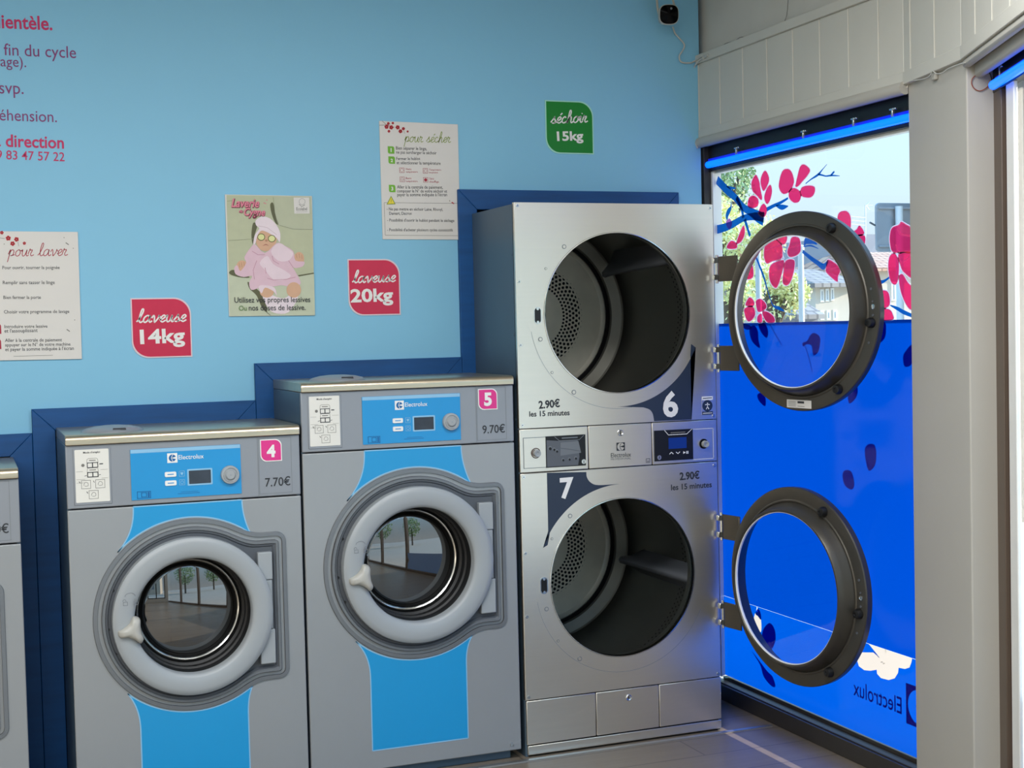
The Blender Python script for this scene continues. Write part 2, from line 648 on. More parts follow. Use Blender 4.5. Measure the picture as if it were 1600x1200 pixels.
SCRIPT = {
 'l': ([[(0, .1), (.25, .5), (.5, 1.5), (.47, 1.95), (.32, 1.9), (.24, 1.2), (.28, .3), (.48, 0), (.75, .2)]], .68),
 'a': ([[(.75, .85), (.45, 1), (.14, .7), (.12, .2), (.36, 0), (.65, .35), (.76, .95), (.74, .3), (.9, 0), (1.12, .2)]], 1.0),
 'v': ([[(0, .6), (.15, .97), (.28, .8), (.4, .08), (.5, .04), (.76, .6), (.8, 1.0), (.86, .78), (1.05, .75)]], .95),
 'e': ([[(0, .3), (.35, .45), (.6, .78), (.42, 1), (.18, .75), (.15, .25), (.4, 0), (.75, .25)]], .7),
 'u': ([[(0, .7), (.12, 1), (.14, .4), (.3, .0), (.55, .2), (.7, .97), (.7, .3), (.85, 0), (1.05, .2)]], .95),
 's': ([[(0, .15), (.33, .75), (.45, 1.05), (.44, .75), (.62, .4), (.5, .04), (.2, .06)], [(.5, .04), (.85, .2)]], .78),
 'c': ([[(.62, .8), (.42, 1), (.15, .7), (.13, .25), (.4, 0), (.8, .25)]], .72),
 'h': ([[(0, .1), (.3, .6), (.5, 1.5), (.44, 1.95), (.28, 1.8), (.2, 0), (.26, .5), (.5, .95), (.66, .8), (.66, .2), (.8, 0), (1, .2)]], .95),
 'o': ([[(.45, 1), (.13, .7), (.13, .2), (.4, 0), (.68, .3), (.65, .8), (.45, 1), (.62, .85), (.95, .9)]], .85),
 'i': ([[(0, .3), (.2, 1), (.2, .3), (.35, 0), (.58, .2)], [(.28, 1.38), (.32, 1.48)]], .52),
 'r': ([[(0, .3), (.15, 1.1), (.2, .88), (.44, .95), (.46, .75), (.34, .35), (.48, .02), (.8, .2)]], .74),
 'p': ([[(0, .3), (.2, 1), (.1, -.9)], [(.15, .2), (.25, .75), (.5, 1), (.7, .7), (.6, .15), (.32, .1)], [(.5, .08), (.9, .25)]], .88),
 ' ': ([], .6),
}


def script(mb, fr, s, p0, p1, w=.15, h=.001, mi=0, hs=1.0, shear=.22, px=True):
    strokes = []
    x = 0
    for ch in s:
        b = 'e' if ch == 'é' else ch
        st, adv = SCRIPT[b]
        for q in st:
            strokes.append([(x+a+shear*c, c) for a, c in q])
        if ch == 'é':
            strokes.append([(x+.5+shear, 1.3), (x+.8+shear, 1.6)])
        x += adv
    a = fr.px(*p0) if px else p0
    b = fr.px(*p1) if px else p1
    xs = [q[0] for st in strokes for q in st]
    x0, x1 = min(xs), max(xs)
    dx, dy = b[0]-a[0], b[1]-a[1]
    L = sqrt(dx*dx+dy*dy)
    k = L/(x1-x0)
    ux, uy = dx/L, dy/L
    for st in strokes:
        st = cat(st, 6, False)
        pts = [(a[0]+ux*(q[0]-x0)*k-uy*q[1]*k*hs, a[1]+uy*(q[0]-x0)*k+ux*q[1]*k*hs) for q in st]
        mb.ribbon(fr, pts, w*k, h, mi)


def logo_mark(mb, fr, a0, b0, a1, b1, h, fg, bg):
    """square with a three-bladed round mark"""
    mb.poly(fr, [(a0, b0), (a1, b0), (a1, b1), (a0, b1)], h, 0, bg)
    cx, cy = (a0+a1)/2, (b0+b1)/2
    R = (a1-a0)*.42
    mb.disc(fr, (cx, cy), R, h+.0004, 28, fg)
    q = R*.98
    mb.poly(fr, [(cx-q*.30, cy), (cx+q*1.0, cy+q*.34), (cx+q*1.0, cy-q*.34)], h+.0008, 0, bg)
    for s_ in (-1, 1):
        mb.ribbon(fr, cat([(cx-q*.30, cy), (cx-q*.12, cy+s_*q*.45), (cx+q*.16, cy+s_*q*1.0)], 4, False), q*.14, h+.0008, bg)


def holed(mb, fr, a0, a1, b0, b1, c, r, h, t, n=96, mi=0):
    """plate with a round opening"""
    an = sorted([2*pi*i/n for i in range(n)] + [atan2(q[1]-c[1], q[0]-c[0]) % (2*pi) for q in ((a0, b0), (a1, b0), (a1, b1), (a0, b1))])
    inn, out = [], []
    for a in an:
        d = (cos(a), sin(a))
        T = []
        if d[0] > 1e-9: T.append((a1-c[0])/d[0])
        if d[0] < -1e-9: T.append((a0-c[0])/d[0])
        if d[1] > 1e-9: T.append((b1-c[1])/d[1])
        if d[1] < -1e-9: T.append((b0-c[1])/d[1])
        k = min(T)
        inn.append((c[0]+r*d[0], c[1]+r*d[1]))
        out.append((c[0]+k*d[0], c[1]+k*d[1]))
    L = [[fr.at(*p, h-t) for p in inn], [fr.at(*p, h) for p in inn], [fr.at(*p, h) for p in out], [fr.at(*p, h-t) for p in out]]
    mb.loft(L[::-1], mi)


exec_order = []
YD, YW = 4.6134, 5.065          # machine fronts, blue wall
XW = 2.82                       # window wall
FD, FWL, FWN = FY(YD), FY(YW), FX(2.868)

# ================================================================== THE SETTING
ST = 'structure'
# floor
RP = [(-3.2, -1.7), (.45, -1.7), (2.88, 3.33), (3.0, 3.78), (3.0, 5.3), (2.82, 6.5), (-3.2, 6.5)]
fz0 = Fr((0, 0, 0), (1, 0, 0), (0, 1, 0))
MB().poly(fz0, RP, 0, .1).build('floor', m_floor, kind=ST, smooth=False)
MB().poly(fz0, RP, 3.1, .1).build('ceiling', m_white, kind=ST, smooth=False)
# blue back wall, stepped around the machine niches
NICHE = [(-.62, .218, 1.206), (.218, .980, 1.287), (.980, 1.765, 1.419), (1.765, 2.70, 2.050)]
b = MB()
fw = FY(YW)
pts = [(-3.1, 0), (-.62, 0), (-.62, 1.206), (.218, 1.206), (.218, 1.287), (.98, 1.287), (.98, 1.419), (1.765, 1.419), (1.765, 2.05), (2.70, 2.05), (2.70, 0), (2.812, 0), (2.812, 3.0), (-3.1, 3.0)]
b.poly(fw, pts, 0, .10)
b.build('wall_back', m_wall, kind=ST, smooth=False)
# dark service space behind the machines
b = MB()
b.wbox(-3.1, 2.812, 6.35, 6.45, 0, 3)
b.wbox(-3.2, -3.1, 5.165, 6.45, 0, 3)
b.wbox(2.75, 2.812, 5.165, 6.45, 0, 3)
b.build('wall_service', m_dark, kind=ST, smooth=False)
MB().wbox(-3.2, -3.1, -1.7, 5.165, 0, 3).build('wall_left', m_white, kind=ST, smooth=False)
# blue boards around each niche, mitred
BW = .075
k = 1
for i, (x0, x1, zt) in enumerate(NICHE):
    for poly in ([(x0, zt), (x1, zt), (x1-BW, zt-BW), (x0+BW, zt-BW)],
                 [(x0, zt), (x0+BW, zt-BW), (x0+BW, 0), (x0, 0)],
                 [(x1, zt), (x1, 0), (x1-BW, 0), (x1-BW, zt-BW)]):
        cx = sum(p[0] for p in poly)/4
        poly = [(p[0]+(.0006 if p[0] < cx else -.0006), p[1]) for p in poly]
        MB().poly(fw, poly, .018, .03).build('trim_%d' % k, m_trim, kind=ST, smooth=False, bevel=.0015, seg=1)
        k += 1

# right-hand shop front in three bays: window wall, pillar, second window
PB = Vector((XW, 3.735, 0))
d2 = Vector((-sin(radians(14)), -cos(radians(14)), 0))
WP = .4126
PC = PB + d2*WP
d3 = Vector((-sin(radians(25.4)), -cos(radians(25.4)), 0))
L3 = 5.45
F2 = Fr(PB, d2)          # pillar face
F3 = Fr(PC, d3)          # second bay
FA = Fr((XW, 5.065, 0), (0, -1, 0))
LA = 5.065-3.735
# wall above the windows
for fr_, a0, a1 in ((FA, -.2, LA), (F2, 0, WP), (F3, 0, L3)):
    b = MB()
    b.box(fr_, a0, a1, 2.55, 3.0, -.02, -.2)
    if fr_ is not F2:
        b.box(fr_, a0, a1, 2.262, 2.55, -.08, -.2)
    b.build('wall_right', m_plaster, kind=ST, smooth=False)
# pillar
b = MB()
pc2 = F3.at(0, 0, -.10)
pb2 = Vector((XW+.12, 3.45, 0))
fz = Fr((0, 0, 0), (1, 0, 0), (0, 1, 0))
b.poly(fz, [(PB.x, PB.y), (PC.x, PC.y), (pc2.x, pc2.y), (pb2.x, pb2.y), (XW+.06, 3.70)], 2.55, 2.55)
b.build('wall_pillar', m_white, kind=ST, smooth=False, bevel=.004)
# valance of white beaded boards
GR = [FA.px(x, 150)[0] for x in (1096.6, 1130, 1166, 1204, 1244.7, 1287, 1332, 1379)]
GR = [0.004] + [g for g in GR]


def valance(fr, edges, a0, a1, mb):
    for e0, e1 in zip(edges[:-1], edges[1:]):
        mb.box(fr, e0+.002, e1-.002, 2.30, 2.566, .014, -.02)
    for e in edges[1:-1]:
        mb.box(fr, e-.0022, e+.0022, 2.30, 2.566, .0165, -.02)
    mb.box(fr, a0, a1, 2.566, 2.600, .026, -.02)
    mb.box(fr, a0, a1, 2.262, 2.302, .018, -.02)


b = MB()
valance(FA, GR+[LA], 0, LA, b)
b.build('trim_20', m_bead, kind=ST, bevel=.0015, smooth=False, seg=1)
b = MB()
g2 = [F2.px(x, 60)[0] for x in (1429, 1467)]
valance(F2, [0]+g2+[WP], 0, WP, b)
b.build('trim_21', m_bead, kind=ST, bevel=.0015, smooth=False, seg=1)
b = MB()
e3 = [0.0] + [F3.px(x, 40)[0] for x in (1532, 1559)]
e3 += [e3[-1]+.168*(i+1) for i in range(30)]
valance(F3, e3, 0, L3, b)
b.build('trim_22', m_bead, kind=ST, bevel=.0015, smooth=False, seg=1)
# rounded white rail under the valance
b = MB()
b.tube([FA.at(.0, 2.252, .012), FA.at(LA, 2.252, .012)], .021, 14)
b.build('trim_23', m_white, kind=ST)
b = MB()
b.box(F3, .0, L3, 2.238, 2.262, .012, -.012)
b.box(F3, .0, L3, 2.210, 2.255, -.022, -.050)
b.build('trim_24', m_white, kind=ST, bevel=.008)
# black beam behind the neon tubes
b = MB()
b.box(FA, .002, LA, 2.135, 2.24, -.022, -.075)
b.box(FA, .002, LA, 2.235, 2.262, -.0, -.075)
b.build('trim_25', m_black, kind=ST, smooth=False)
b = MB()
b.box(F3, .0, L3, 2.165, 2.26, -.074, -.14)
b.build('trim_26', m_black, kind=ST, smooth=False)

# window frame of the first bay: sill, side posts, head
b = MB()
b.box(FA, 0, LA, 0, .062, .0, -.13)
b.box(FA, 0, LA, .062, .066, -.012, -.05)
b.box(FA, 0, LA, .062, .080, -.052, -.12)
b.build('window_1', m_anod, kind=ST, bevel=.003)
b = MB()
b.box(FA, -.06, .010, .08, 2.262, -.0, -.045, 0)
b.box(FA, .010, .026, .08, 2.14, -.030, -.07, 1)
b.box(FA, .0, LA, 2.126, 2.14, -.04, -.07, 1)
b.build('window_2', [m_anod, m_alu], kind=ST, bevel=.002)
b = MB()
b.poly(FA, [(.02, .07), (LA, .07), (LA, 2.13), (.02, 2.13)], -.050)
b.build('window_3', m_glass, kind=ST, smooth=False)
# second bay frame
b = MB()
b.box(F3, -.02, .074, 0, 2.2, -.076, -.10, 0)
b.box(F3, .074, .126, 0, 2.2, -.088, -.10, 1)
b.box(F3, .126, .200, 0, 2.17, -.076, -.088, 2)
b.box(F3, .202, L3, .0, .06, -.076, -.16, 0)
for a in (1.45, 2.8, 4.1):
    b.box(F3, a, a+.07, 0, 2.2, -.076, -.16, 0)
b.build('window_4', [m_brown, m_redbrown, m_alu], kind=ST, bevel=.003)
MB().poly(F3, [(.12, .06), (L3, .06), (L3, 2.2), (.12, 2.2)], -.094).build('window_5', m_glass, kind=ST, smooth=False)

# rear wall behind the camera with two shop windows and a narrow gap by its corner
b = MB()
fr_ = Fr((0, -1.6, 0), (1, 0, 0))
for a0, a1, z0, z1 in ((-3.2, -2.3, 0, 3), (-2.3, .3, 0, .2), (-2.3, .3, 2.7, 3), (-.85, -.65, .2, 2.7), (.3, .45, 0, 3)):
    b.box(fr_, a0, a1, z0, z1, 0, -.1)
b.build('wall_rear', m_white, kind=ST, smooth=False)
b = MB()
for a0, a1 in ((-2.3, -.85), (-.65, .3)):
    b.rectline(fr_, a0, a1, .2, 2.7, .05, .01)
    am = (a0+a1)/2
    b.box(fr_, am-.025, am+.025, .2, 2.7, .01, -.05)
b.build('window_6', m_anod, kind=ST, smooth=False)
# floor edge strip
b = MB()
b.wbox(-3.1, 2.80, 4.572, 4.592, 0, .004)
b.build('trim_28', m_strip, kind=ST, smooth=False)

# ================================================================== WASHING MACHINES
def shape_sdf(a, b, R, xr, zt, zb, rc):
    d1 = sqrt(a*a+b*b)-R
    cx, hx, cy, hy = xr/2, xr/2, (zt+zb)/2, (zt-zb)/2
    qx, qy = abs(a-cx)-hx+rc, abs(b-cy)-hy+rc
    d2_ = sqrt(max(qx, 0)**2+max(qy, 0)**2)+min(max(qx, qy), 0)-rc
    kk = .03 if a < .25 else .0008
    h = max(kk-abs(d1-d2_), 0)/kk
    return min(d1, d2_)-h*h*kk*.25


_angs = [2*pi*i/240 for i in range(240)]


def outline(c, R, xr, zt, zb, rc, inset):
    P = []
    for th in _angs:
        lo, hi = .01, .6
        for _ in range(26):
            mid = (lo+hi)/2
            if shape_sdf(mid*cos(th), mid*sin(th), R, xr, zt, zb, rc) < -inset:
                lo = mid
            else:
                hi = mid
        P.append((c[0]+lo*cos(th), c[1]+lo*sin(th)))
    return P


def circ(c, r):
    return [(c[0]+r*cos(t), c[1]+r*sin(t)) for t in _angs]


F4 = Fr((.2945, YD, 0), (1, 0, 0))
HANDLE = [F4.px(140+a/5, 800+b_/5) for a, b_ in ((212, 912), (252, 888), (300, 848), (330, 800), (378, 815), (383, 870), (392, 925), (408, 968), (385, 1002), (342, 974), (290, 955), (225, 958))]
HANDLE = [(a-.375, b_-.624) for a, b_ in HANDLE]


def washer(x0, Wd, seam, dc, k, num, price, label, zlow, da=0.0):
    fr = Fr((x0, YD, 0), (1, 0, 0))
    t = thing('washing_machine', label, 'washing machine', (x0+Wd/2, YD+.36, 0), 'silver washing machines along the blue wall')
    # cabinet
    b = MB()
    D = .70
    b.wbox(x0, x0+.012, YD+.012, YD+D, .03, seam+.2)
    b.wbox(x0+Wd-.012, x0+Wd, YD+.012, YD+D, .03, seam+.2)
    b.wbox(x0+.012, x0+Wd-.012, YD+D-.012, YD+D, .03, seam+.2)
    b.wbox(x0+.02, x0+Wd-.03, YD+.03, YD+D, 0, .03)
    b.build('cabinet', m_side, t, bevel=.002)
    # front panel
    b = MB()
    holed(b, fr, .0, Wd, .034, seam-.003, dc, .272*k, 0, .014)
    b.build('front_panel', m_silver, t, bevel=.003)
    b = MB()
    b.disc(fr, (Wd-.036, .056), .007, .003, 16, 0, .003)
    b.build('screw', m_chrome, t)
    # fascia
    z0 = seam
    b = MB()
    b.box(fr, 0, Wd, z0+.001, z0+.2, 0, -.02)
    b.build('control_fascia', m_fascia, t, bevel=.003)
    # stainless top with rounded front edge
    P = [(YD-.010, z0+.201), (YD-.011, z0+.216), (YD-.008, z0+.225), (YD-.001, z0+.231), (YD+.010, z0+.233), (YD+.70, z0+.233), (YD+.70, z0+.201)]
    fyz = Fr((x0, 0, 0), (0, 1, 0), (0, 0, 1), (1, 0, 0))
    b = MB()
    b.poly(fyz, P, Wd, Wd)
    b.build('top_panel', m_topsteel, t, bevel=.002, ang=50)
    ft = Fr((x0, 0, z0+.233), (1, 0, 0), (0, 1, 0))
    b = MB()
    b.lathe(ft, (.155, YD+.115), [(.098, .0), (.096, .004), (.085, .010), (.06, .016), (.03, .019), (.001, .0195)], 48)
    lid = b.build('soap_lid', m_fascia, t)
    fl = Fr((x0, YD+.0285, z0+.233), (1, 0, 0))
    b = MB()
    b.poly(fl, [(.148, .008), (.19, .008), (.188, .014), (.15, .014)], 0, .006)
    b.build('lid_label', m_ink, lid, label='dark label strip')
    # instruction plate
    b = MB()
    b.box(fr, .022, .136, z0+.012, z0+.19, .0025, 0)
    pl = b.build('instruction_plate', m_fascia, t, bevel=.001, seg=1)
    b = MB()
    b.poly(fr, rrect(.027, z0+.02, .130, z0+.186, .003), .0035, .001, 0)
    h = .0042
    zz = z0
    put(b, fr, "Mode d'emploi", (.053, zz+.174), (.104, zz+.174), h, .01, 0, 1, 1, px=False)
    for yy, w in ((.128, .0022), (.098, .0026)):
        b.rectline(fr, .063, .097, zz+yy, zz+yy+.017, w, h, 1)
        b.poly(fr, [(.0785, zz+yy), (.0815, zz+yy), (.0815, zz+yy+.017), (.0785, zz+yy+.017)], h, 0, 1)
        b.ribbon(fr, [(.063, zz+yy+.017), (.064, zz+yy+.027), (.068, zz+yy+.0295), (.092, zz+yy+.0295), (.096, zz+yy+.027), (.097, zz+yy+.017)], .001, h, 2)
        b.poly(fr, [(.070, zz+yy+.022), (.090, zz+yy+.022), (.090, zz+yy+.0245), (.070, zz+yy+.0245)], h, 0, 2)
    b.disc(fr, (.051, zz+.137), .005, h, 14, 2)
    b.ribbon(fr, [(.101, zz+.139), (.112, zz+.139)], .003, h, 1)
    b.ribbon(fr, [(.055, zz+.103), (.062, zz+.105)], .0015, h, 1)
    b.ribbon(fr, [(.098, zz+.104), (.104, zz+.106)], .0015, h, 1)
    for ax, ay in ((.044, .063), (.087, .063), (.066, .030)):
        b.rectline(fr, ax, ax+.029, zz+ay, zz+ay+.027, .0012, h, 2)
        b.ribbon(fr, cat([(ax+.008, zz+ay+.01), (ax+.012, zz+ay+.02), (ax+.02, zz+ay+.018), (ax+.02, zz+ay+.009)], 4), .0012, h, 2)
        b.ribbon(fr, [(ax-.006, zz+ay+.024), (ax-.003, zz+ay+.018)], .0018, h, 1)
    for yy, xa, xb in ((.118, .03, .05), (.121, .104, .126), (.093, .03, .056), (.082, .03, .056), (.094, .106, .126)):
        b.ribbon(fr, [(xa, zz+yy), (xb, zz+yy)], .0006, h, 2)
    b.build('instruction_label', [m_paper2, m_ink, m_greyink], pl)
    # blue control panel
    a0, a1 = .196+da, .545+da
    b = MB()
    b.poly(fr, rrect(a0, z0+.017, a1, z0+.178, .002), .003, .003, 0)
    b.poly(fr, [(a0+.001, z0+.166), (a1-.001, z0+.166), (a1-.001, z0+.1775), (a0+.001, z0+.1775)], .0034, 0, 1)
    cp = b.build('control_panel', [m_bluectl, m_bluelight], t)
    b = MB()
    logo_mark(b, fr, .313+da, z0+.132, .340+da, z0+.158, .0036, 0, 1)
    b.poly(fr, [(.3105+da, z0+.1295), (.3425+da, z0+.1295), (.3425+da, z0+.1605), (.3105+da, z0+.1605)], .0033, 0, 1)
    b.build('emblem', [m_bluedark, m_whitev], cp)
    b = MB()
    put(b, fr, 'Electrolux', (.346+da, z0+.139), (.426+da, z0+.139), .0037, .004, 0, 1.05, 1, px=False)
    b.build('brand_lettering', [m_bluedark, m_whitev], cp)
    for yy in (.085, .057):
        b = MB()
        b.poly(fr, rrect(.301+da, z0+yy, .337+da, z0+yy+.016, .004), .006, .004)
        b.ribbon(fr, [(.309+da, z0+yy+.008), (.329+da, z0+yy+.008)], .003, .0064, 1)
        b.build('push_button', [m_whitev, m_bluectl], cp)
        b = MB()
        b.rectline(fr, .346+da, .364+da, z0+yy-.001, z0+yy+.017, .0012, .0036)
        if yy > .06:
            b.poly(fr, [(.350+da, z0+yy+.012), (.360+da, z0+yy+.012), (.357+da, z0+yy+.004), (.353+da, z0+yy+.004)], .0036)
        else:
            b.ribbon(fr, cat([(.35+da, z0+yy+.008), (.355+da, z0+yy+.013), (.36+da, z0+yy+.008), (.355+da, z0+yy+.003)], 5), .0012, .0036)
        b.build('pictogram', m_bluelight, cp)
    b = MB()
    b.poly(fr, rrect(.372+da, z0+.053, .452+da, z0+.106, .003), .0038, .002, 1)
    b.poly(fr, rrect(.377+da, z0+.058, .447+da, z0+.101, .002), .0043, .001, 0)
    b.build('display', [m_screen, m_bluelight], cp)
    fk = fr
    b = MB()
    b.lathe(fk, (.508+da, z0+.081), [(.030, .003), (.030, .012), (.0285, .016), (.022, .017), (.020, .0155), (.017, .0155), (.0155, .020), (.013, .022), (.001, .0222)], 48)
    kn = b.build('knob', m_plasticgrey, cp)
    b = MB()
    for s_ in (0, pi):
        b.ribbon(fk, [(.508+da+.0225*cos(s_+q/8*1.9), z0+.081+.0225*sin(s_+q/8*1.9)) for q in range(9)], .0012, .0175)
    b.build('knob_arrows', m_midgrey, kn)
    b = MB()
    b.rectline(fr, .213+da, .256+da, z0+.021, z0+.044, .002, .0036)
    b.rectline(fr, .226+da, .243+da, z0+.025, z0+.040, .002, .0036)
    b.poly(fr, [(.246+da, z0+.024), (.252+da, z0+.024), (.252+da, z0+.041), (.246+da, z0+.041)], .0036)
    b.build('card_pictogram', m_bluedark, cp)
    b = MB()
    b.ribbon(fr, [(.35+da, z0+.034), (.405+da, z0+.034)], .001, .0036)
    b.ribbon(fr, [(.34+da, z0+.029), (.41+da, z0+.029)], .0015, .0036)
    b.build('small_print', m_bluedark, cp)
    # price panel on the right
    r_ = Wd-.74
    b = MB()
    b.rectline(fr, .603+r_, .712+r_, z0+.010, z0+.194, .0014, .0006)
    b.poly(fr, [(.5995+r_, z0+.004), (.601+r_, z0+.004), (.601+r_, z0+.198), (.5995+r_, z0+.198)], .0006)
    pp = b.build('price_panel', m_midgrey, t)
    b = MB()
    b.poly(fr, leafshape(.609+r_, z0+.116, .680+r_, z0+.189, .021), .0022, .0015, 1)
    b.poly(fr, leafshape(.612+r_, z0+.119, .677+r_, z0+.186, .020), .0026, .0005, 0)
    put(b, fr, num, (.630+r_, z0+.132), (.659+r_, z0+.132), .003, .045, 0, 1.0, 1, px=False)
    b.build('number_badge', [m_pink, m_whitev], pp, label='magenta badge with a white number')
    b = MB()
    put(b, fr, price, (.622+r_, z0+.034), (.706+r_, z0+.034), .0012, .008, 0, 1.1, 0, px=False)
    b.build('price_lettering', m_ink, pp)
    # blue decals above and below the door
    c = dc
    R = .312*k
    lo_a = [(c[0]+(R+.004)*cos(q), c[1]+(R+.004)*sin(q)) for q in [radians(136-(136-52)*i/24) for i in range(25)]]
    w0, w1 = a0+.004, a1

    def flare(p, q, s, n=14):
        return [(p[0]+(q[0]-p[0])*(i/n)**s, p[1]+(q[1]-p[1])*(i/n)) for i in range(n+1)]
    up = flare((w0, z0-.004), lo_a[0], 2.4) + lo_a[1:-1] + flare((w1, z0-.004), lo_a[-1], 2.0)[::-1]
    ang0, ang1 = radians(228), radians(306)
    lo_b = [(c[0]+(R+.004)*cos(ang0+(ang1-ang0)*i/24), c[1]+(R+.004)*sin(ang0+(ang1-ang0)*i/24)) for i in range(25)]
    mid = lo_b[0][1]-.135*k
    lw = [(w0, zlow), (w0, mid)] + flare((w0, mid), lo_b[0], 2.6)[1:] + lo_b[1:-1] + flare((w1, mid+.02), lo_b[-1], 2.6)[::-1] + [(w1, zlow)]
    for P_, nm in ((up, 'upper_decal'), (lw, 'lower_decal')):
        b = MB()
        b.poly(fr, P_, .0008, 0, 0)
        for i in range(len(P_)):
            j = (i+1) % len(P_)
            b.ribbon(fr, [P_[i], P_[j]], .004, .0012, 1)
        b.build(nm, [m_blued, m_bluelight], t, smooth=False)
    # door surround
    lug = (.311*k, .249*k, -.240*k, .034)
    O = lambda ins: outline(c, .311*k, lug[0], lug[1], lug[2], lug[3], ins)
    L = [[fr.at(*p, hh) for p in O(i_)] for i_, hh in ((0, 0), (.002, .006), (.0135, .007), (.0141, .0055), (.0147, -.02))]
    b = MB()
    b.loft(L[:4])
    b.loft(L[3:], 1)
    b.loft([[fr.at(*p, hh) for p in O(i_)] for i_, hh in ((.0140, -.018), (.029, -.018))], 1)
    b.build('door_surround', [m_bezel, m_black], t, ang=25)
    # door
    b = MB()
    body = [O(.0265), O(.0265), O(.029), O(.036), O(.039), O(.044), O(.048), circ(c, .225*k), circ(c, .225*k)]
    hs_ = [-.018, .010, .014, .014, .0085, .0085, .004, .004, -.01]
    LP_ = [[fr.at(*p, hh) for p in q] for q, hh in zip(body, hs_)]
    b.loft(LP_[:2], 2)
    b.loft(LP_[1:5], 0)
    b.loft(LP_[4:], 1)
    door = b.build('door', [m_bezel, m_annulus, m_black], t, ang=25, label='grey door with a rounded lug on its right')
    b = MB()
    b.lathe(fr, c, [(.2535*k, .002), (.2555*k, .030), (.2535*k, .040), (.246*k, .046), (.235*k, .0485), (.215*k, .0485), (.198*k, .045), (.189*k, .040), (.1865*k, .034), (.1865*k, -.012)], 160)
    b.build('door_ring', m_plasticgrey, door, ang=40)
    b = MB()
    b.lathe(fr, c, [(.1867*k, .006), (.184*k, -.004), (.184*k, -.03), (.178*k, -.034), (.178*k, -.055), (.182*k, -.058), (.182*k, -.075), (.174*k, -.080), (.172*k, -.11)], 120)
    b.build('door_gasket', m_rubber, door, ang=30)
    b = MB()
    gl = [(.173*k, -.105), (.170*k, -.094), (.166*k, -.091), (.162*k, -.094), (.161*k, -.098)]
    b.lathe(fr, c, gl, 120)
    b.build('glass_rim', m_chrome, door)
    b = MB()
    gl = [(.1625*k, -.097), (.155*k, -.089)]
    for i in range(1, 11):
        q = 1-i/10
        gl.append((max(.155*k*q, .0005), -.089+.014*(1-q*q)))
    b.lathe(fr, c, gl, 120)
    b.build('door_glass', m_bowl, door, ang=60)
    # hinge cover plates on the lug
    b = MB()
    b.box(fr, c[0]+.212*k, c[0]+lug[0]-.052, c[1]+.095*k, c[1]+.186*k, .026, .0)
    b.box(fr, c[0]+.212*k, c[0]+lug[0]-.054, c[1]-.068*k, c[1]+.094*k, .023, .0)
    b.box(fr, c[0]+.212*k, c[0]+lug[0]-.049, c[1]-.182*k, c[1]-.069*k, .026, .0)
    b.build('hinge_cover', m_plasticgrey, door, bevel=.003)
    # star-shaped handle
    hp = cat([(c[0]+a*k, c[1]+q*k) for a, q in HANDLE], 4)
    b = MB()
    hc = (sum(p[0] for p in hp)/len(hp), sum(p[1] for p in hp)/len(hp))
    b.loft([[fr.at(hc[0]+(p[0]-hc[0])*s_, hc[1]+(p[1]-hc[1])*s_, hh) for p in hp] for s_, hh in ((1.03, .040), (1.0, .052), (.93, .060), (.6, .066), (.25, .068))], 0, False, True)
    b.build('door_handle', m_handle, door, ang=50)
    b = MB()
    lx, lz = c[0]-.199*k, c[1]+.068*k
    for dx, op in ((-.022, 1), (.010, 0)):
        b.rectline(fr, lx+dx, lx+dx+.014, lz-.012, lz+.0, .0014, .0492)
        b.ribbon(fr, [(lx+dx+.002+.005*(1-cos(q*pi/6))-op*.003, lz+.001+.007*sin(q*pi/6)) for q in range(7)], .0014, .0492)
    b.ribbon(fr, [(lx+.016*cos(pi*q/8), lz+.016+.011*sin(pi*q/8)) for q in range(9)], .0014, .0492)
    b.build('lock_pictograms', m_midgrey, door)
    for th, rr in ((158, .2665), (185, .267), (203, .267)):
        b = MB()
        q = (c[0]+rr*k*cos(radians(th)), c[1]+rr*k*sin(radians(th)))
        b.disc(fr, q, .0055, .0062, 16, 0, .003)
        b.build('latch_screw', m_rubber, door)
    return t


washer(-.588, .742, .896, (.377, .532), 1.0, '3', '5.70€', 'silver washing machine cut off by the left edge of the photo, left of number 4', .045)
washer(.2945, .7410, .9885, (.375, .624), 1.0, '4', '7.70€', 'silver washing machine with magenta number 4 badge and 7.70€ price', .045)
washer(1.0440, .7550, 1.1260, (.386, .7265), 1.05, '5', '9.70€', 'taller silver washing machine with magenta number 5 badge and 9.70€ price', .100, .012)

# ================================================================== STACKED DRYER
DX0, DX1 = 1.819, 2.607
DC = [(2.2125, 1.5695), (2.2125, .6115)]
dry = thing('stacked_tumble_dryer', 'tall stainless double tumble dryer, both round doors swung open to the right', 'tumble dryer', ((DX0+DX1)/2, YD+.55, 0))
b = MB()
b.wbox(DX0, DX0+.012, YD+.012, YD+1.13, .0, 1.958)
b.wbox(DX1-.012, DX1, YD+.012, YD+1.13, .0, 1.958)
b.wbox(DX0+.012, DX1-.012, YD+1.115, YD+1.13, .0, 1.958)
b.wbox(DX0+.012, DX1-.012, YD+.012, YD+1.115, 1.945, 1.958)
b.wbox(DX0+.012, DX1-.012, YD+.02, YD+1.115, 1.04, 1.13)
b.wbox(DX0+.012, DX1-.012, YD+.02, YD+1.115, .05, .19)
for z in (1.78, 1.5, 1.2):
    b.disc(Fr((DX0, 0, 0), (0, -1, 0)), (-(YD+.03), z), .005, .002, 10, 0, .002)
for z0, z1 in ((1.006, 1.017), (1.163, 1.173), (.198, .208), (.036, .05)):
    b.wbox(DX0+.013, DX1-.013, YD+.003, YD+.012, z0, z1, 1)
for x in (FD.px(919.3, 700)[0], FD.px(1018.7, 695)[0]):
    b.wbox(x-.004, x+.004, YD+.003, YD+.012, 1.0, 1.18, 1)
for x in (FD.px(931.5, 1110)[0], FD.px(1030, 1100)[0]):
    b.wbox(x-.004, x+.004, YD+.003, YD+.012, .04, .2, 1)
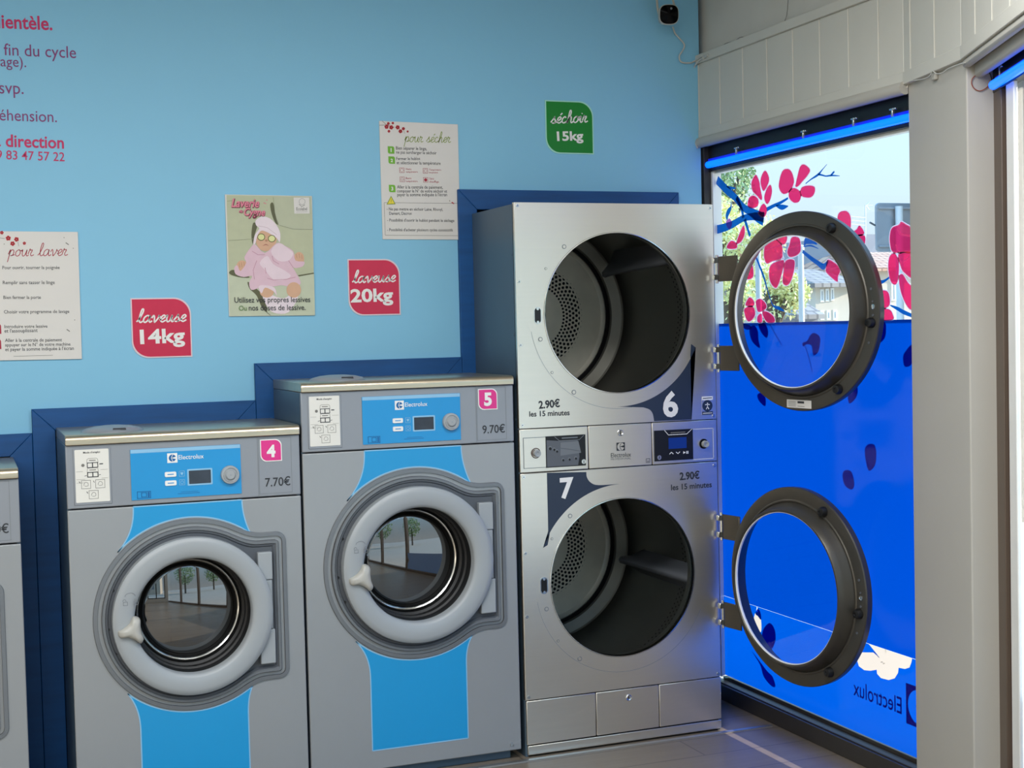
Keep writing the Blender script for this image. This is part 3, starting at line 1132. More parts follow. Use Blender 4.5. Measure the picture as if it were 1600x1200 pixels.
b.build('cabinet', [m_side, m_black], dry, bevel=.002)
ORAD = .2865


def ring_arc(c, r, a0, a1, n=28):
    return [(c[0]+r*cos(radians(a0+(a1-a0)*i/n)), c[1]+r*sin(radians(a0+(a1-a0)*i/n))) for i in range(n+1)]


PANZ = [(1.1695, 1.9625), (.2045, 1.0105)]
TXT = [('6', (1036.5, 651), (1060, 648.5), '2.90€', (842, 640), (875, 637), 'les 15 minutes', (827, 651), (890, 648.5)),
       ('7', (875.5, 778), (897, 776), '2.90€', (1062, 751.5), (1093, 749), 'les 15 minutes', (1048.5, 766), (1112, 761))]
for i in range(2):
    c = DC[i]
    z0, z1 = PANZ[i]
    b = MB()
    holed(b, FD, DX0, DX1, z0, z1, c, ORAD, 0, .018, 128)
    pan = b.build('front_panel', m_steel, dry, bevel=.002)
    b = MB()
    b.lathe(FD, c, [(ORAD+.0045, .0006), (ORAD+.0035, .003), (ORAD+.0005, .0035), (ORAD-.001, .001), (ORAD-.001, -.02)], 128)
    b.build('opening_rim', m_chrome, pan)
    b = MB()
    arcs = (28, 330) if i == 0 else (110, 350)
    b.ribbon(FD, ring_arc(c, .345, 190, 335, 80), .0012, .0005)
    b.build('etched_arc', m_fascia, pan)
    # screws
    for q in ([(DX0+.012, z1-.012), (DX1-.012, z1-.014), (DX0+.012, (z0*.35+z1*.65)), (DX0+.012, (z0*.63+z1*.37)), (DX0+.012, z0+.012), (DX1-.012, z0+.012)]):
        b = MB()
        b.disc(FD, q, .0055, .0025, 14, 0, .0025)
        b.disc(FD, q, .0025, .003, 8, 1, .001)
        b.build('screw', [m_chrome, m_midgrey], pan)
    for th, rr, r2 in ((131, .315, .008), (150, .322, .0045), (196, .318, .008), (218, .335, .005), (237, .333, .0085)):
        b = MB()
        q = (c[0]+rr*cos(radians(th)), c[1]+rr*sin(radians(th)))
        b.disc(FD, q, r2, .0015, 20, 0, .0015)
        b.disc(FD, q, r2*.7, .002, 16, 1, .0006)
        b.build('cap', [m_midgrey, m_steel], pan)
    # door catch
    cx = FD.px(*((840, 493) if i == 0 else (850, 915)))
    b = MB()
    b.poly(FD, rrect(cx[0]-.0145, cx[1]-.030, cx[0]+.0145, cx[1]+.030, .014), .0015, .0015, 1)
    b.poly(FD, rrect(cx[0]-.0115, cx[1]-.027, cx[0]+.0115, cx[1]+.027, .011), .002, .0005, 0)
    for s_ in (-1, 1):
        b.disc(FD, (cx[0], cx[1]+s_*.0235), .005, .003, 12, 1, .001)
    b.build('door_catch', [m_black, m_chrome], pan)
    # navy decal with the machine number
    if i == 0:
        xr = FD.px(1079.5, 600)[0]
        arc = ring_arc(c, .338, 333, 268, 30)
        arc = [p for p in arc if p[0] <= xr]
        q0 = FD.px(1087, 543)
        bl = [FD.px(1005, 636.5), FD.px(1015, 640), FD.px(1020, 647), FD.px(1022, 658)]
        P_ = [q0] + arc + cat(bl, 4, False) + [(xr, PANZ[0][0]+.002), (xr, c[1]-.16), (xr+.004, c[1]-.12)]
    else:
        xl = FD.px(855, 760)[0]
        arc = ring_arc(c, .340, 94, 158, 30)
        tr = [FD.px(968, 756), FD.px(935, 758), FD.px(923, 754), FD.px(917, 746), FD.px(916, 737.5)]
        q0 = FD.px(848.5, 856)
        P_ = cat(tr, 4, False) + [(xl, PANZ[1][1]-.002), (xl, c[1]+.19), (xl-.004, c[1]+.14), q0] + [p for p in arc[::-1] if p[0] > xl][0:]
    b = MB()
    b.poly(FD, P_, .0008, .0008, 0)
    num, n0, n1, pr, p0, p1, mn, m0, m1 = TXT[i]
    put(b, FD, num, n0, n1, .0014, .035, 0, .98, 1)
    b.build('number_decal', [m_navy, m_whitev], pan, smooth=False, label='navy swoosh with a white number')
    b = MB()
    put(b, FD, pr, (p0[0], p0[1]-1.5), (p1[0], p1[1]-1.5), .0008, .03, 0, 1.1, 0)
    put(b, FD, mn, m0, m1, .0008, .02, 0, 1.0, 0)
    b.build('price_lettering', m_ink, pan)
    # drum
    b = MB()
    DB = -.80
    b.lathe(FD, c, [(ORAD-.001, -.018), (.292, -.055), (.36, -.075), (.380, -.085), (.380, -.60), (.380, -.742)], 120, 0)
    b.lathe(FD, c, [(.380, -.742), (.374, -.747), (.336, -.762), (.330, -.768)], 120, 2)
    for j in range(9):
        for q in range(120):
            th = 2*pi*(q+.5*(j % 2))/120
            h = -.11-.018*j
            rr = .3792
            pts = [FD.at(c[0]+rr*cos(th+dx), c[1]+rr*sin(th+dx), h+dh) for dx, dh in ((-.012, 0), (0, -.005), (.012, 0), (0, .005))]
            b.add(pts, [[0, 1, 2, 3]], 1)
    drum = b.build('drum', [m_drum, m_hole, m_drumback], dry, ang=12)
    b = MB()
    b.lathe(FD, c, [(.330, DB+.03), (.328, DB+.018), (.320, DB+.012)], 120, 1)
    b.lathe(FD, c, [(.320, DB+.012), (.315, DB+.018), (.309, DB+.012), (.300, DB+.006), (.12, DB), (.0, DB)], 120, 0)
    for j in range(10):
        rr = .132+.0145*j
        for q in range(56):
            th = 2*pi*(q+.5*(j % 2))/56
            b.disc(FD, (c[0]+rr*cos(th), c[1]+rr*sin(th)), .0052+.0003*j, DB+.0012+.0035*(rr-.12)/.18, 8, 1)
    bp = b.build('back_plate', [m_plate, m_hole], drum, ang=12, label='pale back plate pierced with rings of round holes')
    b = MB()
    b.dome(FD, c, .052, DB, .022, 32, 6)
    b.build('hub', m_darkgrey, drum)
    for lt in ((36, 156, 276) if i == 0 else (-9, 111, 231)):
        th = radians(lt)
        b = MB()
        er, et = Vector((cos(th), 0, sin(th))), Vector((-sin(th), 0, cos(th)))
        o_ = Vector((c[0], YD, c[1]))
        L = []
        for y, top in ((.10, .345), (.14, .315), (.54, .275), (.585, .262), (.60, .30)):
            q = []
            for w, r_ in ((-.05, .379), (-.022, (top+.374)/2), (-.013, top+.008), (0, top), (.013, top+.008), (.022, (top+.374)/2), (.05, .379)):
                q.append(o_+er*r_+et*w+Vector((0, y, 0)))
            L.append(q)
        b.loft(L, 0, True, True)
        b.build('lifter', m_darkgrey, drum, ang=60)

# middle control band
ZM0, ZM1 = 1.0135, 1.1665
xa, xb = FD.px(919.3, 700)[0], FD.px(1018.7, 695)[0]
Z6 = lambda a, q: FD.px(805+a/5, 655+q/5)
for a0, a1 in ((DX0, xa-.0015), (xa+.0015, xb-.0015), (xb+.0015, DX1)):
    b = MB()
    b.box(FD, a0, a1, ZM0, ZM1, 0, -.02)
    if a0 == DX0:
        cl = b.build('control_box', m_steel, dry, bevel=.002, label='control box with a worn, scratched display')
    elif a1 == DX1:
        crr = b.build('control_box', m_steel, dry, bevel=.002, label='control box with a dark blue display')
    else:
        cc = b.build('brand_plate', m_steel, dry, bevel=.002)
# left control
p0, p1 = Z6(66, 388), Z6(545, 120)
b = MB()
b.poly(FD, [(p0[0], p0[1]), (p1[0], p0[1]), (p1[0], p1[1]), (p0[0], p1[1])], .0012, .0012, 1)
b.poly(FD, [(p0[0]+.002, p0[1]+.002), (p1[0]-.002, p0[1]+.002), (p1[0]-.002, p1[1]-.002), (p0[0]+.002, p1[1]-.002)], .002, .001, 0)
b.build('cover_plate', [m_steel, m_midgrey], cl)
q0, q1 = Z6(240, 380), Z6(545, 118)


def pq(fx, fy):
    return (q0[0]+(q1[0]-q0[0])*fx, q0[1]+(q1[1]-q0[1])*fy)


b = MB()
b.poly(FD, [pq(0, 0), pq(1, 0), pq(1, 1), pq(0, 1)], .003, .002, 0)
b.poly(FD, [pq(.02, .03), pq(.8, .03), pq(.84, .3), pq(.8, .84), pq(.3, .84), pq(.02, .88)], .0034, 0, 1)
b.poly(FD, [pq(.36, .36), pq(.88, .42), pq(.82, .8), pq(.37, .78)], .0038, 0, 2)
b.ribbon(FD, cat([pq(.37, .6), pq(.55, .56), pq(.7, .52), pq(.86, .47)], 4, False), .003, .0042, 1)
b.ribbon(FD, [pq(.22, .98), pq(.34, .84), pq(.84, .84), pq(.96, .98)], .0022, .0042, 2)
b.poly(FD, [pq(.4, .90), pq(.8, .90), pq(.8, .94), pq(.4, .94)], .0042, 0, 2)
for fx, fy, r_ in ((.42, .23, .006), (.58, .24, .006), (.74, .26, .006), (.1, .62, .008), (.2, .58, .006), (.27, .52, .006)):
    b.disc(FD, pq(fx, fy), r_, .0042, 14, 2)
    b.disc(FD, (pq(fx, fy)[0]+.001, pq(fx, fy)[1]-.002), r_*.7, .0044, 14, 0)
b.build('display', [m_black, m_darkgrey, m_bezel], cl, label='worn display with peeling grey film')
b = MB()
b.disc(FD, pq(.94, .13), .0085, .006, 18, 0, .004)
b.poly(FD, [(pq(.94, .13)[0]-.001, pq(.94, .13)[1]-.006), (pq(.94, .13)[0]+.001, pq(.94, .13)[1]-.006), (pq(.94, .13)[0]+.001, pq(.94, .13)[1]+.004), (pq(.94, .13)[0]-.001, pq(.94, .13)[1]+.004)], .0064, 0, 1)
b.build('lock', [m_chrome, m_black], cl)
for ctr, par in ((Z6(160, 265), cl), (Z6(1472, 192), crr)):
    b = MB()
    b.lathe(FD, ctr, [(.0185, .0), (.0185, .002), (.0165, .0025), (.013, .001), (.0125, .006)], 32, 1)
    b.lathe(FD, ctr, [(.0128, .006), (.0125, .020), (.0115, .022), (.006, .021), (.005, .0185), (.001, .0185)], 32, 0)
    b.build('start_button', [m_plasticgrey, m_redbrown if par is cl else m_black], par)
# centre plate
b = MB()
k0, k1 = Z6(792, 247), Z6(856, 180)
logo_mark(b, FD, k0[0], k0[1], k1[0], k1[1], .0008, 1, 0)
b.build('emblem', [m_ink, m_steel], cc)
b = MB()
put(b, FD, 'Electrolux', (805+748/5, 655+299/5), (805+904/5, 655+291/5), .0008, 0, 0, 1.15, 0)
put(b, FD, 'PROFESSIONAL', (805+748/5, 655+321/5), (805+904/5, 655+312/5), .0008, 0, 0, .9, 2, res=1)
b.build('brand_lettering', [m_ink, m_steel, m_greyink], cc)
b = MB()
e0, e1 = Z6(1022, 340), Z6(1052, 306)
b.rectline(FD, e0[0], e1[0], e0[1], e1[1], .0016, .0008)
b.poly(FD, [(e0[0]+.004, e0[1]+.004), (e1[0]-.004, e0[1]+.004), (e1[0]-.004, e0[1]+.006), (e0[0]+.004, e0[1]+.006)], .0008)
b.build('manual_pictogram', m_ink, cc)
lk = Z6(820, 106)
b = MB()
b.lathe(FD, lk, [(.0115, 0), (.0115, .002), (.010, .003), (.0075, .001), (.001, .001)], 28, 0)
b.poly(FD, [(lk[0]-.001, lk[1]-.006), (lk[0]+.0015, lk[1]-.006), (lk[0]+.0015, lk[1]+.006), (lk[0]-.001, lk[1]+.006)], .002, 0, 1)
b.build('lock', [m_chrome, m_black], cc)
# right control
p0, p1 = Z6(1385, 318), Z6(1546, 68)
b = MB()
b.rectline(FD, p0[0], p1[0], p0[1], p1[1], .002, .001)
b.build('cover_plate', m_alu, crr)
q0, q1 = Z6(1088, 330), Z6(1384, 74)
b = MB()
b.poly(FD, [pq(0, 0), pq(1, 0), pq(1, 1), pq(0, 1)], .003, .003, 0)
b.poly(FD, [pq(.36, .38), pq(.83, .38), pq(.83, .74), pq(.36, .74)], .0036, 0, 1)
b.ribbon(FD, [pq(.26, 1), pq(.36, .84), pq(.84, .84), pq(.98, 1)], .0022, .0036, 2)
b.poly(FD, [pq(.42, .89), pq(.80, .89), pq(.80, .92), pq(.42, .92)], .0036, 0, 3)
b.ribbon(FD, [pq(.38, .21), pq(.43, .27), pq(.48, .21)], .003, .0036, 2)
b.ribbon(FD, [pq(.55, .27), pq(.60, .21), pq(.65, .27)], .003, .0036, 2)
b.poly(FD, [pq(.74, .19), pq(.80, .235), pq(.74, .28)], .0036, 0, 2)
for fx in (.815, .85):
    b.poly(FD, [pq(fx, .19), pq(fx+.02, .19), pq(fx+.02, .28), pq(fx, .28)], .0036, 0, 2)
b.build('display', [m_black, m_bluescreen, m_alu, m_greyink], crr)
b = MB()
b.disc(FD, pq(.11, .12), .0085, .006, 18, 0, .004)
b.poly(FD, [(pq(.11, .12)[0]-.001, pq(.11, .12)[1]-.004), (pq(.11, .12)[0]+.001, pq(.11, .12)[1]-.004), (pq(.11, .12)[0]+.001, pq(.11, .12)[1]+.005), (pq(.11, .12)[0]-.001, pq(.11, .12)[1]+.005)], .0064, 0, 1)
b.build('lock', [m_chrome, m_black], crr)
# safety sticker beside number 6
Z2 = lambda a, q: (780+a/4.4444, 560+q/4.4444)
s0, s1 = FD.px(*Z2(1408, 393)), FD.px(*Z2(1482, 262))
b = MB()
w_, h_ = s1[0]-s0[0], s1[1]-s0[1]
b.poly(FD, [s0, (s1[0], s0[1]), s1, (s0[0], s1[1])], .0008, .0008, 0)
b.poly(FD, [(s0[0], s1[1]-h_*.2), (s1[0], s1[1]-h_*.2), s1, (s0[0], s1[1])], .0012, 0, 1)
b.poly(FD, [(s0[0]+.001, s0[1]), (s1[0]-.001, s0[1]), (s1[0]-.001, s0[1]+h_*.18), (s0[0]+.001, s0[1]+h_*.18)], .0012, 0, 2)
cx, cy = s0[0]+w_/2, s0[1]+h_*.49
b.disc(FD, (cx, cy), w_*.46, .0012, 28, 2)
b.disc(FD, (cx, cy+.009), .0025, .0016, 10, 1)
for st in ([(-.010, .004), (0, .005), (.010, .004)], [(0, .006), (0, -.004)], [(0, -.003), (-.006, -.013)], [(0, -.003), (.006, -.013)]):
    b.ribbon(FD, [(cx+x, cy+y) for x, y in st], .0028, .0016, 1)
for yy in (.06, .11):
    b.ribbon(FD, [(s0[0]+.004, s0[1]+h_*yy), (s1[0]-.004, s0[1]+h_*yy)], .0012, .0016, 1)
b.ribbon(FD, [(s0[0]+.004, s1[1]-h_*.1), (s1[0]-.004, s1[1]-h_*.09)], .003, .0016, 2)
b.build('safety_sticker', [m_steel, m_alu, m_navy], dry, smooth=False)

# lint drawers and kick plate
x1_, x2_ = FD.px(931.5, 1110)[0], FD.px(1030, 1100)[0]
for a0, a1 in ((DX0+.003, x1_-.0015), (x1_+.0015, x2_-.0015), (x2_+.0015, DX1-.0005)):
    b = MB()
    b.box(FD, a0, a1, .045, .2015, 0, -.02)
    dr = b.build('lint_panel', m_steel, dry, bevel=.0025)
    if a0 > x1_ and a1 < x2_:
        lk = FD.px(982, 1090)
        b = MB()
        b.lathe(FD, lk, [(.0115, 0), (.0115, .003), (.0095, .0045), (.007, .003), (.001, .003)], 28, 0)
        b.poly(FD, [(lk[0]-.0015, lk[1]-.004), (lk[0]+.0015, lk[1]-.004), (lk[0]+.0015, lk[1]+.004), (lk[0]-.0015, lk[1]+.004)], .0036, 0, 1)
        b.build('lock', [m_chrome, m_black], dr)
b = MB()
b.box(FD, DX0+.006, DX1-.001, .008, .0405, .0, -.03)
b.build('kick_plate', m_steel, dry, bevel=.002)

# round doors, swung open
HX, HY = 2.604, 4.590
for i, al in enumerate((75, 81)):
    a = radians(al)
    d = Vector((cos(a), -sin(a), 0))
    c = DC[i]
    O_ = Vector((HX, HY, c[1]-.012+.006*i)) + d*.402
    fd = Fr(O_, d)
    R_ = .345
    b = MB()
    b.lathe(fd, (0, 0), [(.302, -.030), (.335, -.030), (.3445, -.026), (.3455, -.004), (.343, .0005), (.338, .0015), (.303, .002), (.299, .0045), (.295, .0045), (.2925, .002), (.289, .010), (.281, .030), (.275, .046), (.270, .0525), (.265, .053), (.2625, .049), (.266, .040), (.280, .010)], 144, 0, True)
    door = b.build('door', m_doormetal, dry, ang=22, label='round grey door hanging open, %s of the two' % ('upper', 'lower')[i])
    b = MB()
    b.lathe(fd, (0, 0), [(.2625, .049), (.2600, .0475), (.2595, .041), (.2625, .037)], 144, 0)
    b.build('glass_seal', m_alu, door)
    b = MB()
    L = []
    for q in range(9):
        rr = .2600*(1-q/8)
        L.append((max(rr, .0005), .042-.012*(1-(rr/.26)**2)))
    b.lathe(fd, (0, 0), L, 96)
    b.build('door_glass', m_doorglass, door, ang=60)
    for th in (61, -8, -57):
        b = MB()
        q = (.316*cos(radians(th)), .316*sin(radians(th)))
        b.lathe(fd, q, [(.0175, .0015), (.0165, .012), (.0135, .020), (.006, .0215), (.005, .019), (.001, .019)], 28)
        b.build('rubber_bumper', m_rubber, door)
    for th, r_ in ((12, .0045), (1.5, .0085), (4.5, .0035), (-3.5, .004), (-20, .004)):
        b = MB()
        q = (.321*cos(radians(th)), .321*sin(radians(th)))
        b.lathe(fd, q, [(r_, .0015), (r_, .004), (r_*.6, .0045), (r_*.5, .003), (.0005, .003)], 16)
        b.build('rivet', m_chrome if r_ > .008 else m_darkgrey, door)
    for dz in (.172, -.158):
        b = MB()
        zc = (.165, -.163)[0 if dz > 0 else 1]
        b.box(fd, -.395, -.300, zc-.046, zc+.046, -.004, -.010)
        hg = b.build('hinge_plate', m_doormetal, door, bevel=.001, seg=1)
        b = MB()
        p = fd.at(-.402, zc, -.004)
        b.tube([p+Vector((0, 0, -.052)), p+Vector((0, 0, .052))], .006, 12)
        for s_ in (-.040, .022):
            b.wbox(p.x-.016, p.x+.008, p.y-.006, p.y+.012, p.z+s_, p.z+s_+.020)
        b.build('hinge_pin', m_chrome, hg, bevel=.001, seg=1)
    if i == 0:
        b = MB()
        lp = [(-.062, -.3335), (.05, -.3355), (.05, -.3075), (-.062, -.3055)]
        b.poly(fd, lp, .0032, .001, 0)
        b.poly(fd, [(-.012, -.318), (.018, -.3185), (.018, -.311), (-.012, -.3105)], .0036, 0, 1)
        for yy in (.327, .322, .317, .312):
            b.ribbon(fd, [(-.055, -yy), (-.02, -yy-.001)], .0016, .0036, 2)
        b.ribbon(fd, [(-.012, -.328), (.02, -.329)], .0018, .0036, 2)
        b.build('type_label', [m_paper, m_ink, m_greyink], door)

# ================================================================== SIGNS AND POSTERS ON THE BLUE WALL
def leafsign(p0, p1, mat, edge, word, w0, w1, kg, k0, k1, label, hs=1.0, wl=.17):
    a0, b1 = FWL.px(*p0)
    a1, b0 = FWL.px(*p1)
    t = thing('capacity_sign', label, 'sign', ((a0+a1)/2, YW, b0), 'weight signs on the blue wall')
    R = (a1-a0)*.28
    b = MB()
    b.poly(FWL, leafshape(a0, b0, a1, b1, R), .003, .003, 1)
    b.poly(FWL, leafshape(a0+.0045, b0+.0045, a1-.0045, b1-.0045, R*.98), .0034, .001, 0)
    b.build('plate', [mat, edge], t)
    b = MB()
    script(b, FWL, word, w0, w1, wl, .0040, 0, .8)
    b.build('script_lettering', m_whitev, t, smooth=False)
    b = MB()
    put(b, FWL, kg, k0, k1, .0040, .03, 0, hs, 0)
    b.build('weight_lettering', m_whitev, t, smooth=False)


leafsign((203.5, 466), (300.5, 557.5), m_red, m_whiteedge, 'laveuse', (213, 504), (291, 502), '14kg', (219, 537), (289, 534), 'raspberry leaf-shaped sign reading laveuse 14kg', .78)
leafsign((542.5, 405), (626, 492), m_red, m_whiteedge, 'laveuse', (550, 442), (618, 440), '20kg', (547.5, 472), (614, 470), 'raspberry leaf-shaped sign reading laveuse 20kg', .78)
leafsign((851, 156.5), (927.5, 241.5), m_green, m_mintedge, 'séchoir', (860, 193), (918, 191), '15kg', (870, 220), (911, 219), 'green leaf-shaped sign reading séchoir 15kg', .78)


def board(name, label, quad, mat, th=.006):
    q = FWL.pxs(quad)
    t = thing(name, label, 'poster', (sum(p[0] for p in q)/4, YW, min(p[1] for p in q)), 'posters on the blue wall')
    b = MB()
    b.poly(FWL, q, th, th)
    b.build('board', mat, t, bevel=.0008, seg=1)
    return t


def blossoms(b, pts, h, mi, conv):
    for x, y, r_ in pts:
        for q in range(5):
            th = q*1.2566+x
            c_ = FWL.px(*conv(x+r_*.9*cos(th), y+r_*.9*sin(th)))
            rr = abs(FWL.px(*conv(x+r_*.75, y))[0]-FWL.px(*conv(x, y))[0])
            b.disc(FWL, c_, rr, h, 10, mi)


# how-to-wash poster at the left edge
A8 = lambda a, q: (a/5.457, 350+q/5.455)
t = board('washing_instructions_poster', 'white poster headed pour laver, cut by the left edge of the photo', [(-40, 361), (121.5, 362.5), (128, 561), (-36, 564)], m_paper)
b = MB()
script(b, FWL, 'pour laver', A8(60, 276), A8(578, 270), .10, .0065, 0, .92)
b.build('script_heading', m_scriptred, t, smooth=False)
b = MB()
for s_, x0, x1, y0, y1 in (('Pour ouvrir, tourner la poignée', 20, 508, 386, 384), ('Remplir sans tasser le linge', 24, 466, 514, 512), ('Bien fermer la porte', 29, 348, 640, 638),
                           ('Choisir votre programme de lavage', 33, 590, 763, 758), ('Introduire votre lessive', 38, 404, 888, 884), ("et l'assouplissant", 38, 320, 926, 920),
                           ('Aller à la centrale de paiement', 42, 527, 1005, 1000), ('appuyer sur le N° de votre machine', 43, 600, 1044, 1036), ("et payer la somme indiquée à l'écran", 44, 628, 1083, 1072)):
    b = MB()
    put(b, FWL, s_, A8(x0, y0), A8(x1, y1), .0065, .006, 0, 1.1, 0, res=2)
    b.build('text_line', m_ink, t, smooth=False)
b = MB()
b.ribbon(FWL, [FWL.px(*A8(115, 1128)), FWL.px(*A8(450, 1118))], .0012, .0065)
b.build('rule', m_greyink, t, smooth=False)
b = MB()
blossoms(b, [(70, 122, 14), (140, 132, 13), (107, 168, 13), (207, 165, 9), (15, 75, 10)], .0065, 0, A8)
b.ribbon(FWL, [FWL.px(*A8(-60, 70)), FWL.px(*A8(0, 120)), FWL.px(*A8(40, 125))], .0015, .0064, 1)
b.ribbon(FWL, [FWL.px(*A8(160, 190)), FWL.px(*A8(150, 150))], .001, .0064, 1)
for x, y in ((545, 117), (623, 208), (636, 818), (35, 172)):
    b.disc(FWL, FWL.px(*A8(x, y)), .0016, .0065, 8, 1)
for x, y in ((573, 168), (582, 906)):
    b.ribbon(FWL, [FWL.px(*A8(x-14, y-8)), FWL.px(*A8(x+12, y+10))], .003, .0065, 1)
b.build('blossom_print', [m_blossom, m_greyink], t, smooth=False)
for y, mm in ((890, m_scriptred), (1020, m_scriptred)):
    b = MB()
    o1 = FWL.px(*A8(8, y-35))
    b.poly(FWL, leafshape(o1[0]-.035, o1[1]-.032, o1[0]+.0, o1[1]+.002, .009), .0066, .0005)
    b.build('number_box', mm, t)

# baby poster
PB_ = lambda a, q: (340+a/5.4545, 290+q/5.4545)
t = board('baby_poster', 'poster of a baby in a pink bathrobe lying on sage cushions', [(351, 304), (487, 306.5), (491.5, 493), (357.5, 494.5)], m_paper)


def pm(name, col, polys, h, smooth_pts=True, par=None):
    b = MB()
    for P_ in polys:
        P2 = FWL.pxs([PB_(*p) for p in P_])
        if smooth_pts:
            P2 = cat(P2, 5)
        b.poly(FWL, P2, h)
    return b.build(name, col, par or t, smooth=False)


def ell(cx, cy, rx, ry, n=10):
    return [(cx+rx*cos(2*pi*i/n), cy+ry*sin(2*pi*i/n)) for i in range(n)]


pc = lambda nm, c_: M(nm, c_, .55, var=.03, scale=30)
h0 = .0064
b = MB()
for i, (P_, sm) in enumerate((([(72, 82), (795, 95), (826, 1105), (102, 1112)], 0), ([(478, 95), (795, 98), (808, 378), (640, 380), (508, 335), (490, 280)], 0), ([(92, 765), (250, 790), (700, 770), (818, 750), (827, 1105), (102, 1112)], 0),
                              ([(445, 165), (470, 150), (490, 250), (515, 330), (490, 320), (460, 250)], 1), ([(300, 320), (335, 340), (310, 430), (296, 500), (285, 420)], 1), ([(95, 740), (140, 720), (270, 780), (200, 785), (120, 765)], 1), ([(255, 820), (330, 880), (400, 960), (420, 1080), (450, 1105), (380, 1050), (330, 940), (270, 880)], 1), ([(680, 765), (815, 742), (818, 752), (690, 775)], 0))):
    P2 = FWL.pxs([PB_(*p) for p in P_])
    b.poly(FWL, cat(P2, 4) if sm else P2, h0+.0001*i, 0, (0, 1, 2, 3, 3, 3, 3, 3)[i])
for P_ in ([(90, 470), (180, 465), (300, 455)], [(510, 335), (640, 372), (805, 375)], [(470, 100), (485, 230), (510, 330)], [(78, 135), (120, 130)]):
    b.ribbon(FWL, FWL.pxs([PB_(*p) for p in P_]), .0016, h0+.0009, 4)
b.build('cushion_picture', [pc('sage', (188, 192, 160)), pc('sage_light', (186, 190, 162)), pc('sage_pale', (196, 202, 176)), pc('sage_shadow', (92, 92, 62)), pc('sage_seam', (150, 154, 128))], t, smooth=False)
skin = [pc('baby_skin', (216, 172, 140)), pc('baby_lips', (164, 92, 80)), pc('baby_skin_shade', (186, 136, 106))]
for P_, hh, mi in ((ell(205, 690, 48, 52), .0008, 0), (ell(690, 625, 44, 58), .0008, 0), ([(345, 400), (400, 385), (480, 410), (500, 470), (465, 530), (405, 560), (350, 535), (322, 470)], .0010, 0), (ell(415, 905, 60, 50), .0022, 0), (ell(645, 890, 62, 66), .0022, 0), ([(380, 515), (408, 500), (432, 515), (408, 507)], .0013, 1), (ell(412, 470, 12, 9), .0013, 2)):
    b = MB()
    b.poly(FWL, cat(FWL.pxs([PB_(*p) for p in P_]), 4), h0+hh, 0, 0)
    b.build({0: 'skin_picture', 1: 'mouth_picture', 2: 'nose_picture'}[mi], skin[mi], t, smooth=False)
for x, y, dx, dy in ((180, 660, 5, 40), (200, 655, 5, 40), (220, 650, 6, 38), (665, 585, 8, 36), (690, 580, 6, 38), (712, 590, 4, 36)):
    b = MB()
    b.ribbon(FWL, FWL.pxs([PB_(x, y), PB_(x+dx, y+dy)]), .0014, h0+.0012, 0)
    b.build('finger_picture', skin[2], t, smooth=False)
b = MB()
b.poly(FWL, cat(FWL.pxs([PB_(*p) for p in ((285, 520), (320, 505), (400, 575), (500, 490), (560, 510), (640, 560), (660, 640), (735, 650), (720, 690), (660, 705), (640, 700), (700, 810), (690, 850), (600, 860), (540, 850), (480, 860), (360, 870), (285, 890), (265, 830), (290, 770), (220, 780), (150, 755), (140, 700), (165, 680), (190, 730), (240, 660), (225, 610))]), 3), h0+.0014, 0, 0)
b.poly(FWL, cat(FWL.pxs([PB_(*p) for p in ((355, 660), (420, 600), (470, 670), (560, 720), (620, 770), (560, 805), (470, 800), (400, 720))]), 3), h0+.0017, 0, 1)
b.poly(FWL, cat(FWL.pxs([PB_(*p) for p in ((450, 560), (520, 490), (600, 540), (640, 580), (600, 640), (510, 640))]), 3), h0+.0017, 0, 1)
b.poly(FWL, cat(FWL.pxs([PB_(*p) for p in ((345, 860), (400, 850), (480, 870), (500, 940), (470, 900), (400, 870), (370, 920))]), 3), h0+.0024, 0, 1)
for P_ in ([(330, 640), (300, 720), (310, 800)], [(420, 790), (470, 805), (580, 800), (660, 780)], [(290, 560), (340, 590), (400, 590)], [(460, 600), (470, 640), (520, 670)], [(640, 700), (600, 640)], [(400, 700), (410, 750)]):
    b.ribbon(FWL, FWL.pxs([PB_(*p) for p in P_]), .0018, h0+.0019, 2)
b.build('bathrobe_picture', [pc('robe_pink', (224, 190, 202)), pc('robe_pale', (234, 212, 220)), pc('robe_fold', (196, 140, 160))], t, smooth=False)
b = MB()
b.poly(FWL, cat(FWL.pxs([PB_(*p) for p in ((320, 300), (370, 265), (440, 280), (500, 340), (530, 410), (525, 485), (500, 450), (430, 405), (370, 385), (335, 430), (320, 490), (300, 500), (315, 420), (350, 368), (325, 340))]), 3), h0+.0016, 0, 0)
b.ribbon(FWL, FWL.pxs([PB_(*p) for p in ((345, 345), (420, 360), (500, 420))]), .0014, h0+.0018, 1)
twl = [pc('towel_white', (236, 220, 226)), pc('towel_fold', (200, 176, 186))]
b.build('towel_picture', twl, t, smooth=False)
b = MB()
b.poly(FWL, cat(FWL.pxs([PB_(*p) for p in ((375, 930), (430, 920), (500, 950), (560, 960), (600, 940), (660, 900), (680, 960), (600, 1080), (500, 1090), (430, 1050))]), 3), h0+.0016, 0, 0)
b.build('sock_picture', twl, t, smooth=False)
b = MB()
for cx, cy in ((368, 440), (458, 453)):
    b.poly(FWL, cat(FWL.pxs([PB_(*p) for p in ell(cx, cy, 33, 31)]), 3), h0+.0018, 0, 0)
    b.poly(FWL, cat(FWL.pxs([PB_(*p) for p in ell(cx, cy, 27, 25)]), 3), h0+.0020, 0, 1)
b.build('cucumber_picture', [pc('cucumber_rim', (86, 92, 40)), pc('cucumber_flesh', (226, 226, 160))], t, smooth=False)
b = MB()
